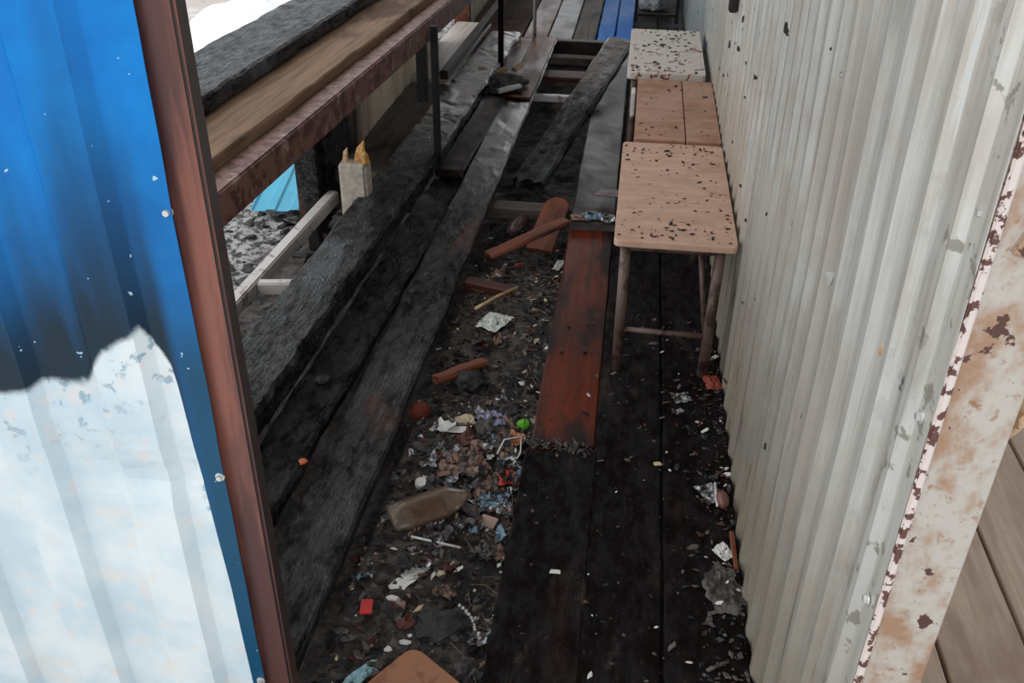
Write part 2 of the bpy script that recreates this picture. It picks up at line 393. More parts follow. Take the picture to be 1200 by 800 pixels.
def mat_door():
    """blue coated sheet: paint burnt off to bare zinc below, brown-black scorch along the burn line"""
    n = N('burnt_blue_sheet')
    x = n.xyz()
    wob = n.noise(n.co((1, 1, 1), False), 9, 6, 0.65)
    w0 = n.math('MULTIPLY', n.math('SUBTRACT', wob, 0.5), 0.07)
    mp = n.t.nodes.new('ShaderNodeMapRange'); n.put(mp.inputs[0], x[0])
    mp.inputs[1].default_value = -1.1; mp.inputs[2].default_value = -0.45; mp.inputs[3].default_value = 0; mp.inputs[4].default_value = 1
    k = lambda xx: (xx + 1.1) / 0.65
    # height of the burn line against x (value 0..1 = 0..1.3 m)
    hl = n.ramp(mp.outputs[0], (k(-1.05), 0.90 / 1.3), (k(-0.772), 0.925 / 1.3), (k(-0.64), 0.945 / 1.3), (k(-0.60), 1.0 / 1.3), (k(-0.551), 1.035 / 1.3), (k(-0.525), 0.97 / 1.3), (k(-0.508), 0.60 / 1.3), (k(-0.500), 0.0))
    hz = n.math('SUBTRACT', n.math('MULTIPLY', hl, 1.3), x[2])
    zinc = n.mr(n.math('ADD', hz, n.math('MULTIPLY', w0, 0.6)), -0.004, 0.010)
    # scorch: dark zone above the line, higher in the tongues
    tong = n.noise(n.co((11, 1, 1.3), False), 1.0, 3, 0.5)
    top = n.math('ADD', n.math('SUBTRACT', x[2], n.math('MULTIPLY', n.math('SUBTRACT', tong, 0.47), 0.62)), n.math('MULTIPLY', w0, 0.8))
    plume = n.mr(n.math('ABSOLUTE', n.math('ADD', x[0], 0.578)), 0.075, 0.0, 0.0, 0.17)
    top = n.math('SUBTRACT', top, plume)
    sc = n.math('MULTIPLY', n.mr(top, 1.20, 0.91), n.mr(x[0], -0.508, -0.53))
    spk = n.noise(n.co((1, 1, 1), False), 85, 2, 0.5)
    spk2 = n.noise(n.co((1, 1, 1), False), 30, 3, 0.5)
    spm = n.mr(spk, 0.735, 0.755)
    blue = n.mix(n.mr(wob, 0.3, 0.7), srgb(0, 126, 204), srgb(0, 106, 184))
    blue = n.mix(n.math('MULTIPLY', n.mr(x[0], -0.535, -0.505), n.mr(x[2], 1.12, 0.95)), blue, srgb(14, 74, 108))
    c = n.mix(sc, blue, srgb(16, 20, 26))
    c = n.mix(n.math('MULTIPLY', n.mr(top, 1.30, 1.12), 0.3), c, srgb(16, 62, 84))
    c = n.mix(spm, c, srgb(170, 200, 216))
    zc = n.mix(n.mr(n.noise(n.co((1, 1, 1), False), 6, 6, 0.6), 0.35, 0.65), srgb(218, 226, 228), srgb(190, 207, 216))
    zc = n.mix(n.math('MULTIPLY', n.mr(spk2, 0.55, 0.7), 0.5), zc, srgb(222, 212, 204))
    zc = n.mix(n.math('MULTIPLY', n.mr(n.noise(n.co((1, 1, 1), False), 48, 3, 0.6), 0.58, 0.66), n.mr(hz, 0.16, 0.02)), zc, srgb(150, 172, 184))
    c = n.mix(zinc, c, zc)
    return n.out(c, n.mix(zinc, (0.32, 0.32, 0.32, 1), (0.5, 0.5, 0.5, 1)), 0.0, n.bump(n.math('ADD', wob, n.math('MULTIPLY', zinc, -0.5)), 0.12, 0.006), 0.25)
DOOR = mat_door()

def mat_rustpost():
    n = N('flaking_painted_angle')
    f = n.noise(n.co((1, 1, 0.7), False), 13, 8, 0.66)
    g = n.noise(n.co((1, 1, 1), False), 70, 5, 0.6)
    p = n.noise(n.co((1, 1, 1), False, (.4, .2, .1)), 34, 4, 0.55)
    c = n.mix(n.mr(f, 0.43, 0.63), srgb(186, 179, 170), srgb(160, 126, 100))
    c = n.mix(n.mr(g, 0.55, 0.75), c, srgb(150, 108, 80))
    c = n.mix(n.mr(p, 0.66, 0.68), c, srgb(84, 54, 46))
    return n.out(c, 0.6, 0.1, n.bump(n.math('ADD', f, n.math('MULTIPLY', p, -0.6)), 0.3, 0.004))
RUSTPOST = mat_rustpost()
def mat_pinkpaint():
    n = N('peeling_pink_paint')
    p = n.noise(n.co((1, 1, 1), False), 52, 5, 0.6)
    c = n.mix(n.mr(p, 0.52, 0.55), srgb(214, 200, 194), srgb(96, 62, 55))
    return n.out(c, 0.6, 0, n.bump(p, 0.5, 0.004))
PINKPAINT = mat_pinkpaint()
def mat_doorpost():
    n = N('brown_tube_painted_highlights')
    x = n.xyz()
    f = n.noise(n.co((16, 16, 1.4), False), 1.0, 5, 0.6)
    g = n.noise(n.co((1, 1, 1), False), 60, 5, 0.65)
    c = n.mix(n.mr(f, 0.35, 0.65), srgb(88, 53, 48), srgb(60, 36, 34))
    c = n.mix(n.math('MULTIPLY', n.mr(f, 0.46, 0.62), n.mr(x[2], 1.25, 1.05)), c, srgb(136, 82, 68))  # lit streaks on the lower tube, painted in as lighter brown
    band = n.math('MULTIPLY', n.mr(x[2], 0.60, 0.645), n.mr(x[2], 0.76, 0.70))
    c = n.mix(n.math('MULTIPLY', band, n.mr(g, 0.60, 0.5)), c, srgb(178, 164, 152))
    return n.out(c, 0.45, 0.1, n.bump(g, 0.15, 0.003))
DOORPOST = mat_doorpost()
DARK_EDGE = mat_plain('tube_side_dark', srgb(48, 38, 37), 0.45)

def mat_bench(name, c1, c2, speck, lo, patch=None):
    n = N(name)
    g = n.noise(n.co((9, 30, 9)), 1.0, 5, 0.6)
    b = n.noise(n.co((1, 1, 1)), 6, 5, 0.6)
    s1 = n.noise(n.co((30, 62, 30)), 1.0, 3, 0.55)
    c = n.mix(n.mr(g, 0.35, 0.65), c1, c2)
    c = n.mix(n.math('MULTIPLY', n.mr(b, 0.5, 0.7), 0.5), c, tuple(q * 0.6 for q in c2[:3]) + (1,))
    if patch is not None:
        pp = n.noise(n.co((1, 1, 1)), 20, 6, 0.65)
        c = n.mix(n.mr(n.math('ADD', pp, n.math('MULTIPLY', n.math('SUBTRACT', b, 0.5), 0.8)), 0.36, 0.40), c, patch)
    c = n.mix(n.mr(s1, lo, lo + 0.03), c, speck)
    return n.out(c, n.mr(b, 0.4, 0.6, 0.4, 0.62), 0, n.bump(n.math('ADD', g, s1), 0.2, 0.003), 0.5)
BENCH = mat_bench('pink_tan_plywood', srgb(216, 178, 156), srgb(200, 160, 138), srgb(92, 60, 48), 0.68)
BENCH2 = mat_bench('brown_tan_plywood', srgb(180, 136, 110), srgb(162, 118, 94), srgb(70, 44, 36), 0.70)
BENCH3 = mat_bench('flaking_white_plywood', srgb(138, 84, 62), srgb(116, 70, 52), srgb(54, 42, 38), 0.70, srgb(206, 196, 186))

def mat_cream(): 
    n = N('cream_siding')
    f = n.noise(n.co((1, 9, 2), False), 1.0, 6, 0.6)
    x = n.xyz()
    c = n.mix(n.mr(f, 0.35, 0.65), srgb(232, 218, 196), srgb(204, 188, 164))
    edge = n.math('ADD', x[1], n.math('MULTIPLY', n.math('SUBTRACT', f, 0.5), 0.8))
    c = n.mix(n.mr(edge, 4.45, 4.0), c, srgb(66, 48, 38))
    return n.out(c, 0.6, 0)
CREAM = mat_cream()
TURQ = mat_plain('turquoise_sheet', srgb(60, 178, 214), 0.35, 0, 0.12, 8)
def mat_wg():
    n = N('white_green_wrapper')
    f = n.noise(n.co(), 42, 4, 0.6); g = n.noise(n.co((1, 1, 1), True, (1, 2, 0)), 30, 3, 0.5)
    c = n.mix(n.mr(f, 0.6, 0.64), srgb(216, 220, 216), srgb(60, 140, 90))
    c = n.mix(n.mr(g, 0.62, 0.66), c, srgb(214, 150, 120))
    return n.out(c, 0.35, 0)
WHITE_GREEN = mat_wg()
CLEAR = N('dirty_clear_plastic').out(srgb(176, 152, 132), 0.16, 0.0, None, 0.6, 0.5, 0.7, 1.3)

# ------------------------------------------------------------------ the setting
def ground_h(x, y):
    h = -0.20 + 0.035 * noise.noise(Vector((x * 3, y * 3, 0))) + 0.014 * noise.noise(Vector((x * 11, y * 11, 4))) + 0.006 * noise.noise(Vector((x * 31, y * 31, 9)))
    inh = max(0.0, min(1.0, (x + 0.72) / 0.15)) * max(0.0, min(1.0, (0.0 - x) / 0.12))
    near = max(0.0, min(1.0, (3.6 - y) / 0.6))
    h += 0.115 * inh * near
    if x > -0.15: h = min(h, -0.13)
    if -1.0 < x < -0.57: h = min(h, -0.115)
    return h
gx0, gx1, gy0, gy1, gs = -2.3, 0.36, 0.2, 9.6, 0.022
nx = int((gx1 - gx0) / gs); ny = int((gy1 - gy0) / gs)
gv = []; gf = []
for j in range(ny + 1):
    for i in range(nx + 1):
        xx = gx0 + i * gs; yy = gy0 + j * gs
        gv.append((xx, yy, ground_h(xx, yy)))
for j in range(ny):
    for i in range(nx):
        q = j * (nx + 1) + i
        gf.append((q, q + 1, q + nx + 2, q + nx + 1))
tag(mesh('ground', gv, gf, SOIL, None, True), 'sooty debris-strewn earth under the missing floor planks', 'ground', kind='structure')

vs = []; fs = []; m = 60
for j in range(m + 1):
    for i in range(m + 1):
        xx = -2.2 - 14 * (i / m) ** 1.5; yy = -4 + 24 * j / m
        vs.append((xx, yy, -0.24 + 0.05 * noise.noise(Vector((xx * 0.8, yy * 0.8, 3))) * min(1, i / 6)))
for j in range(m):
    for i in range(m):
        q = j * (m + 1) + i
        fs.append((q, q + m + 1, q + m + 2, q + 1))
tag(mesh('ground_outside', vs, fs, SLUSH, None, True), 'pale trampled slush outside beyond the charred sill', 'ground', kind='structure')

def corrugated(name, axis, a0, a1, z0, z1, off, pitch, top, slope, depth, mat, phase=0.0, nz=20, warp=None, sgn=1, thick=0.0008):
    """profiled sheet: axis 'x' or 'y' is the run direction; ribs stand up"""
    pts = []; p = a0
    xs = set([a0, a1]); k = math.floor((a0 - phase) / pitch) - 1
    while phase + k * pitch < a1 + pitch:
        b = phase + k * pitch
        for d in (0, slope, slope + top / 2, slope + top, 2 * slope + top, (2 * slope + top + pitch) / 2):
            if a0 < b + d < a1: xs.add(b + d)
        k += 1
    xs = sorted(xs)
    def prof(s):
        d = (s - phase) % pitch
        if d < slope: return d / slope
        if d < slope + top: return 1.0
        if d < 2 * slope + top: return 1 - (d - slope - top) / slope
        return 0.0
    vs = []; fs = []
    for j in range(nz + 1):
        z = z0 + (z1 - z0) * j / nz
        for s in xs:
            o = off + sgn * depth * prof(s)
            if warp: o += warp(s, z)
            vs.append((s, o, z) if axis == 'x' else (o, s, z))
    n = len(xs)
    for j in range(nz):
        for i in range(n - 1):
            q = j * n + i
            f = (q, q + 1, q + n + 1, q + n)
            fs.append(f)
    o = mesh(name, vs, fs, mat)
    md = o.modifiers.new('thickness', 'SOLIDIFY'); md.thickness = thick; md.offset = 0
    return o

# right-hand profiled wall in two lapped sheets
wall = empty('wall_right', (0, 0, 0)); tag(wall, 'grey profiled metal wall running along the right of the passage', kind='structure')
def wwarp(s, z): return 0.004 * noise.noise(Vector((s * 1.7, z * 1.9, 1.0)))
for a0, a1, off in ((0.861, 2.02, 0.345), (1.99, 3.15, 0.3458), (3.12, 4.28, 0.345), (4.25, 5.41, 0.3458), (5.38, 6.54, 0.345), (6.51, 9.4, 0.3458)):
    sh = corrugated('sheet', 'y', a0, a1, -0.12, 2.3, off, 0.105, 0.018, 0.012, 0.011, WALL, 0.908, 26, wwarp, -1)
    sh.parent = wall
def screw(pos, nrm, parent, r=0.006):
    bm = bmesh.new()
    bmesh.ops.create_cone(bm, segments=12, radius1=r * 1.5, radius2=r * 1.4, depth=0.0016, cap_ends=True)
    r2 = bmesh.ops.create_cone(bm, segments=6, radius1=r, radius2=r * 0.85, depth=0.005, cap_ends=True)
    bmesh.ops.translate(bm, verts=r2['verts'], vec=(0, 0, 0.003))
    me = bpy.data.meshes.new('screw'); bm.to_mesh(me); bm.free(); me.materials.append(SCREW)
    o = bpy.data.objects.new('screw', me); COL.objects.link(o); o.parent = parent
    o.location = pos; o.rotation_euler = Vector(nrm).to_track_quat('Z', 'Y').to_euler()
    return o
for y, z in ((0.892, 1.232), (1.052, 1.212), (1.375, 1.183), (1.62, 1.16), (2.1, 1.11), (0.895, 0.985), (0.893, 0.70), (1.38, 0.52), (0.895, 0.42)):
    screw((0.3445, y, z), (-1, 0, 0), wall)
# torn tab of metal punched out of the sheet
mesh('torn_tab', [(0.344, 1.372, 0.905), (0.344, 1.392, 0.897), (0.334, 1.378, 0.885), (0.336, 1.366, 0.912), (0.330, 1.398, 0.905), (0.344, 1.385, 0.912)], [(0, 1, 2), (0, 2, 3), (1, 4, 2), (0, 5, 1), (5, 4, 1)], SCREW, wall)

# end post of the wall: flaking painted angle iron
post = empty('steel_post', (0.386, 0.862, 0.0))
tag(post, 'flaking beige angle-iron post at the near end of the grey profiled wall', 'post')
boxm('face_plate', (0.082, 0.005, 2.3), Matrix.Translation((0.386, 0.862, 1.15)), RUSTPOST, post, 0.0015)
boxm('side_plate', (0.005, 0.05, 2.3), Matrix.Translation((0.4245, 0.890, 1.15)), RUST_DARK, post, 0.0015)
boxm('paint_edge', (0.010, 0.0075, 2.3), Matrix.Translation((0.3500, 0.8605, 1.15)), PINKPAINT, post, 0.002)
boxm('weld_plate', (0.045, 0.004, 0.075), Matrix.Translation((0.400, 0.8575, 1.235)) @ Matrix.Rotation(0.3, 4, 'Y'), RUSTPOST, post, 0.002)
# broken batten behind the post
bt = empty('wooden_batten', (0.47, 0.96, 0.94)); tag(bt, 'pale broken wooden batten ends jutting out behind the flaking post', 'batten')
plank('batten', (0.50, 0.955, 0.962), (0.36, 1.10, 0.965), 0.05, 0.022, PALE_WOOD, bt, 0.003, 3, 0.03, ragged=(0.03, 0))
plank('batten', (0.495, 0.962, 0.938), (0.36, 1.10, 0.941), 0.045, 0.022, PALE_WOOD, bt, 0.003, 4, 0.03, ragged=(0.02, 0))

# floor of the room on the right
fr = empty('floor_right', (0, 0, 0)); tag(fr, 'bare brown plank floor of the room to the right', kind='structure')
for i in range(9):
    x0 = 0.36 + 0.19 * i
    plank('plank', (x0 + 0.092, 0.4, 0.0), (x0 + 0.092, 6.0, 0.0), 0.182, 0.03, RIGHT_FLOOR, fr, 0.0012, 50 + i, 0.25, 0.003)
boxm('subfloor', (1.9, 6.2, 0.04), Matrix.Translation((1.31, 3.1, -0.06)), DARK_PLANK, fr, 0)

# passage floor
fl = empty('floor', (0, 0, 0)); tag(fl, 'burnt plank floor of the passage with two planks gone', kind='structure')
P = lambda a, b, w, t, m_, seed, **k: plank('plank', a, b, w, t, m_, fl, seed=seed, **k)
# right group (A next to the hole, B, C along the wall)
P((-0.112, 0.3, 0.004), (-0.117, 2.02, 0.004), 0.196, 0.035, CHAR_FLOOR, 1, amp=0.002, ragged=(0, 0.02))
P((-0.116, 2.05, 0.0), (-0.120, 3.47, 0.0), 0.176, 0.035, RED_PLANK, 2, amp=0.0015)
P((-0.120, 3.43, 0.028), (-0.126, 6.42, 0.012), 0.178, 0.028, WET_PLANK, 3, amp=0.002, ragged=(0.03, 0.0))
P((0.064, 0.3, 0.0), (0.058, 6.42, 0.0), 0.181, 0.035, CHAR_FLOOR, 4, amp=0.002)
P((0.247, 0.3, -0.002), (0.247, 6.42, -0.002), 0.181, 0.035, CHAR_FLOOR, 6, amp=0.002)
# left group
P((-0.690, 0.95, -0.012), (-0.614, 6.42, 0.0), 0.165, 0.04, PLANK3, 8, amp=0.004, edge=0.008)
P((-0.900, 1.0, 0.022), (-0.806, 4.02, -0.035), 0.150, 0.045, CHAR, 9, amp=0.006, edge=0.01, ragged=(0.02, 0.05))
P((-0.800, 3.98, 0.004), (-0.752, 5.22, 0.004), 0.125, 0.04, WET_PLANK, 10, amp=0.003, ragged=(0.03, 0.05))
P((-0.742, 5.55, 0.0), (-0.715, 6.42, 0.0), 0.125, 0.04, WET_RUST, 11, amp=0.002)
P((-0.88, 5.3, 0.0), (-0.86, 6.42, 0.0), 0.13, 0.04, WET_RUST, 12, amp=0.002)
# rust-stained far end on plank 3 lies over it
P((-0.633, 5.05, 0.012), (-0.612, 6.44, 0.012), 0.158, 0.012, WET_RUST, 13, amp=0.002, ragged=(0.08, 0))
# cross joists
J = lambda a, b, w, t, m_, seed: plank('joist', a, b, w, t, m_, fl, seed=seed, amp=0.002)
J((-1.3, 3.77, -0.05), (0.33, 3.77, -0.05), 0.075, 0.06, GREY_BOARD, 21)
J((-1.3, 6.20, -0.045), (0.33, 6.20, -0.045), 0.09, 0.05, GREY_BOARD, 23)
J((-0.58, 5.84, -0.06), (-0.20, 5.84, -0.06), 0.16, 0.03, RED_SCRAP, 24)
J((-1.3, 5.48, -0.085), (0.33, 5.48, -0.085), 0.04, 0.04, STEEL_PALE, 25)
J((-1.3, 6.46, -0.006), (0.33, 6.46, -0.006), 0.07, 0.09, RUST_DARK, 26)
# far floor past the cross member
FX = [(-1.00, 0.32, WET_RUST), (-0.66, 0.165, WET_PLANK), (-0.485, 0.165, GREY_BOARD), (-0.345, 0.10, GREY_BOARD)]
for i, (x0, w, m_) in enumerate(((-0.98, 0.40, FAR_BROWN), (-0.69, 0.16, WET_RUST), (-0.52, 0.165, WET_PLANK), (-0.355, 0.15, GREY_BOARD), (-0.212, 0.115, BLUE_PLANK), (-0.088, 0.115, BLUE_PLANK), (0.06, 0.16, DARK_PLANK), (0.235, 0.17, DARK_PLANK))):
    P((x0, 6.50, -0.01), (x0, 9.3, -0.01), w, 0.035, m_, 30 + i, amp=0.002)

# roof over the passage and the stalls (out of frame; it shades the floor)
ro = boxm('ceiling', (3.4, 8.6, 0.04), Matrix.Translation((0.55, 5.1, 2.34)), mat_plain('roof_sheet', srgb(120, 110, 100), 0.7), None, 0)
tag(ro, 'sheet roof over the passage', kind='structure')

# ------------------------------------------------------------------ blue door on the left
door = empty('door_panel', (-0.46, 0.9, 0.0)); tag(door, 'blue profiled metal door, paint burnt to bare white zinc, brown tube frame', 'door')
def dwarp(s, z):
    a = 0.010 * math.exp(-((s + 0.585) / 0.05) ** 2 - ((z - 0.80) / 0.03) ** 2)
    b = -0.008 * math.exp(-((s + 0.66) / 0.06) ** 2 - ((z - 0.88) / 0.05) ** 2)
    e = 0.004 * noise.noise(Vector((s * 6, z * 4, 2))) + 0.003 * noise.noise(Vector((0, z * 9, 7))) * max(0, 1 - abs(s + 0.485) / 0.04)
    return a + b + e - 0.004
sh = corrugated('sheet', 'x', -1.40, -0.486, 0.05, 2.1, 0.890, 0.158, 0.060, 0.014, 0.016, DOOR, -0.632 - 0.158 * 4, 110, dwarp, -1)
sh.parent = door; sh.matrix_parent_inverse = Matrix.Translation((0.46, -0.9, 0))
def frame_tube():
    o = boxm('frame_tube', (0.056, 0.030, 2.1), Matrix.Translation((-0.477, 0.9125, 1.06)), DOORPOST, door, 0.004, 3)
    o.data.materials.append(DARK_EDGE)   # darker inner face
    for p in o.data.polygons:
        if p.normal.x > 0.6: p.material_index = 1
    return o
frame_tube()
boxm('frame_tube', (0.040, 0.030, 2.1), Matrix.Translation((-1.38, 0.9125, 1.06)), DOORPOST, door, 0.004, 3)
boxm('crossbar', (0.87, 0.028, 0.04), Matrix.Translation((-0.925, 0.9125, 0.07)), DOORPOST, door, 0.004, 3)
boxm('crossbar', (0.87, 0.028, 0.04), Matrix.Translation((-0.925, 0.9125, 2.09)), DOORPOST, door, 0.004, 3)
for z in (1.178, 0.806, 0.405, 1.55):
    s_ = screw((0, 0, 0), (0, -1, 0), door, 0.0045); s_.location = (-0.032, -0.0145, z)

# ------------------------------------------------------------------ left side: sill, rail, posts
plank('charred_beam', (-1.50, 1.0, 0.742), (-1.165, 6.2, 0.742), 0.265, 0.058, CHAR_ASH, None, 0.004, 61, 0.04, 0.008)
tag(bpy.data.objects['charred_beam'], 'wide charred sill plank lying highest beside the snow', 'beam')
o = plank('wooden_board', (-1.372, 1.0, 0.682), (-1.017, 6.0, 0.682), 0.36, 0.05, BROWN_BOARD, None, 0.003, 62, 0.05, 0.005)
tag(o, 'light brown unburnt board between the charred sill and the rusty rail', 'board')
rail = empty('steel_railing', (-0.93, 3.9, 0.0)); tag(rail, 'rusty square-tube rail with a thin black post under it', 'railing')
def rail_box(name, a, b, w, h, m_, parent):
    a = Vector(a); b = Vector(b); L = (b - a).length
    return boxm(name, (w, L, h), frame(a, b) @ Matrix.Translation((0, L / 2, -h / 2)), m_, parent, 0.006, 3)
rail_box('rail', (-1.152, 1.0, 0.648), (-0.802, 6.0, 0.648), 0.080, 0.10, RUST_RAIL, rail)
boxm('post', (0.030, 0.030, 0.68), Matrix.Translation((-0.869, 4.06, 0.285)), BLACK_STEEL, rail, 0.003)
boxm('post_bracket', (0.045, 0.05, 0.30), Matrix.Translation((-0.945, 4.14, 0.42)), BLACK_STEEL, rail, 0.003)
boxm('post', (0.05, 0.05, 0.75), Matrix.Translation((-1.09, 2.1, 0.19)), CHAR, rail, 0.003)

o = tube('iron_rod', [(-0.80, 5.63, -0.02), (-0.80, 5.63, 2.31)], 0.022, RUST_DARK, None, 4)
tag(o, 'thin dark square upright rising from the wet left planks', 'rod')
o = tube('iron_rod', [(-0.69, 6.47, -0.01), (-0.69, 6.47, 2.31)], 0.013, STEEL_PALE, None, 6)
tag(o, 'slim grey upright standing at the far cross member', 'rod')

o = plank('charred_beam', (-1.095, 1.25, 0.062), (-0.868, 6.35, 0.062), 0.205, 0.085, BEAM_LONG, None, 0.006, 63, 0.04, 0.012, ragged=(0.05, 0))
tag(o, 'long thick charred beam lying on the floor at the foot of the posts', 'beam')
o = plank('scorched_board', (-1.165, 3.78, 0.06), (-1.125, 5.1, 0.06), 0.23, 0.06, GREY_BOARD, None, 0.004, 64)
tag(o, 'scorched grey-brown board lying below the cream siding', 'board')
o = rail_box('angle_bar', (-1.045, 5.1, 0.135), (-0.965, 8.0, 0.135), 0.05, 0.05, RUST_DARK, None)
tag(o, 'dark square bar running along the bright far board', 'bar')
o = plank('bright_board', (-1.16, 5.14, 0.075), (-1.11, 6.5, 0.075), 0.24, 0.03, mat_wood('pale_wet_board', srgb(206, 196, 188), srgb(170, 156, 148), 0.4, 0.2), None, 0.002, 66)
tag(o, 'pale wet board catching daylight beside the dark bar', 'board')

# siding panels below and beyond the rail
s1 = corrugated('wall_left', 'y', 4.05, 5.95, 0.03, 0.60, -1.255, 0.075, 0.05, 0.006, 0.007, CREAM, 0, 4, None, 1)
tag(s1, 'cream ribbed siding, scorched brown at its near end', kind='structure')
s2 = corrugated('wall_far_left', 'y', 6.75, 9.4, -0.05, 2.2, -1.20, 0.075, 0.05, 0.006, 0.007, CREAM, 0, 4, None, 1)
tag(s2, 'cream ribbed siding at the far end of the left side', kind='structure')
o = boxm('timber_post', (0.11, 0.05, 2.3), Matrix.Translation((-1.22, 6.68, 1.12)), WET_RUST, None, 0.004); tag(o, 'reddish brown timber post at the edge of the far siding', 'post')
o = boxm('timber_post', (0.07, 0.05, 2.3), Matrix.Translation((-1.40, 6.72, 1.12)), CHAR, None, 0.004); tag(o, 'black burnt post beside the bright gap', 'post')
o = boxm('timber_post', (0.10, 0.14, 0.78), Matrix.Translation((-1.36, 3.72, 0.2)), CHAR_BROWN, None, 0.004); tag(o, 'scorched upright stub behind the broken white post', 'post')
o = plank('charred_panel', (-1.295, 3.70, 0.60), (-1.272, 4.12, 0.60), 0.02, 0.75, CHAR, None, 0.004, 67); tag(o, 'black burnt board standing at the near end of the cream siding', 'board')

# broken white post with splinters
wp = empty('broken_post', (-1.105, 3.53, -0.19)); tag(wp, 'stubby whitewashed post snapped off with yellow splinters on top', 'post')
boxm('stub', (0.115, 0.095, 0.40), Matrix.Translation((-1.105, 3.53, 0.005)), POST_WHITE, wp, 0.012, 3)
YEL = mat_wood('yellow_splinter', srgb(222, 176, 104), srgb(170, 112, 54), 0.6, 0.4)
def splinter(x, y, h, r, seed, m_):
    rn = random.Random(seed)
    vs = [(rn.uniform(-.2, .2) * r + r * math.cos(k * 1.257), 0.6 * r * math.sin(k * 1.257), 0) for k in range(5)]
    vs += [(v[0] * 0.75 + 0.004, v[1] * 0.7, h * rn.uniform(0.45, 0.7)) for v in vs[:5]]
    vs.append((rn.uniform(-.4, .9) * r, 0, h))
    fs = [(k, (k + 1) % 5, 5 + (k + 1) % 5, 5 + k) for k in range(5)] + [(5 + k, 5 + (k + 1) % 5, 10) for k in range(5)]
    return put(mesh('splinter', vs, fs, m_), Matrix.Translation((x, y, 0.198)), wp)
splinter(-1.078, 3.53, 0.095, 0.030, 1, YEL); splinter(-1.062, 3.51, 0.06, 0.024, 2, YEL); splinter(-1.14, 3.52, 0.065, 0.016, 3, PALE_WOOD); splinter(-1.115, 3.55, 0.03, 0.03, 4, CHAR)

# steel frame lying outside left
sf = empty('steel_grid', (-1.31, 3.2, -0.19)); tag(sf, 'pale scorched steel bar frame lying left of the charred beam', 'frame')
rail_box('long_bar', (-1.365, 2.2, -0.015), (-1.272, 3.72, -0.015), 0.05, 0.06, STEEL_PALE, sf)
rail_box('cross_bar', (-1.30, 2.87, -0.02), (-1.12, 2.90, -0.02), 0.04, 0.05, STEEL_PALE, sf)
rail_box('cross_bar', (-1.33, 2.35, -0.02), (-1.12, 2.36, -0.02), 0.04, 0.05, STEEL_PALE, sf)
boxm('foot', (0.05, 0.05, 0.15), Matrix.Translation((-1.292, 3.50, -0.135)), BLACK_STEEL, sf, 0.003)
boxm('foot', (0.05, 0.05, 0.15), Matrix.Translation((-1.35, 2.3, -0.135)), BLACK_STEEL, sf, 0.003)

tq = corrugated('profiled_offcut', 'x', -0.11, 0.11, 0, 0.62, 0, 0.105, 0.05, 0.01, 0.008, TURQ, 0, 4, None, 1)
tq.matrix_world = Matrix.Translation((-1.57, 3.76, -0.145)) @ Matrix.Rotation(0.12, 4, 'Z') @ Matrix.Rotation(-math.pi / 2 + 0.08, 4, 'X')
tag(tq, 'turquoise profiled metal offcut lying on the ashy ground outside', 'metal sheet')

sn = lump('snow_heap', (0.45, 1.0, 0.16), SNOW, (-3.05, 7.1, -0.24), 0.35, 3, 4, 0.25, 1.6, False)
tag(sn, 'low heap of white snow on the ground beyond the charred sill', 'snow')

# ------------------------------------------------------------------ benches
def slab(name, x0, x1, y0, y1, z, t, mat, parent, r=0.02, sag=0.0, seed=0, skew=0.0):
    """plywood top with rounded corners and worn rim"""
    pts = []
    for (cx_, cy_, a0) in ((x1 - r, y1 - r, 0), (x0 + r, y1 - r, 90), (x0 + r, y0 + r, 180), (x1 - r, y0 + r, 270)):
        for k in range(5):
            a = math.radians(a0 + 22.5 * k)
            pts.append((cx_ + r * math.cos(a), cy_ + r * math.sin(a)))
    ox, oy = (x0 + x1) / 2, (y0 + y1) / 2
    n = len(pts); vs = []; e = 0.003
    def ring(zz, ins):
        for (px, py) in pts:
            d = Vector((px - ox, py - oy)); L_ = d.length
            q = d * (1 - ins / L_) if L_ else d
            vs.append((q.x + 0.002 * noise.noise(Vector((px * 40, py * 40, seed))) + skew * q.y, q.y + 0.002 * noise.noise(Vector((px * 30, py * 30, seed + 3))), zz))
    ring(-t, e); ring(-t + e, 0); ring(-e, 0); ring(0, e)
    fs = []
    for j in range(3):
        for k in range(n):
            k2 = (k + 1) % n
            fs.append((j * n + k, j * n + k2, (j + 1) * n + k2, (j + 1) * n + k))
    fs.append(tuple(range(n - 1, -1, -1))); fs.append(tuple(3 * n + k for k in range(n)))
    o = mesh(name, vs, fs, mat)
    return put(o, Matrix.Translation((ox, oy, z)), parent)

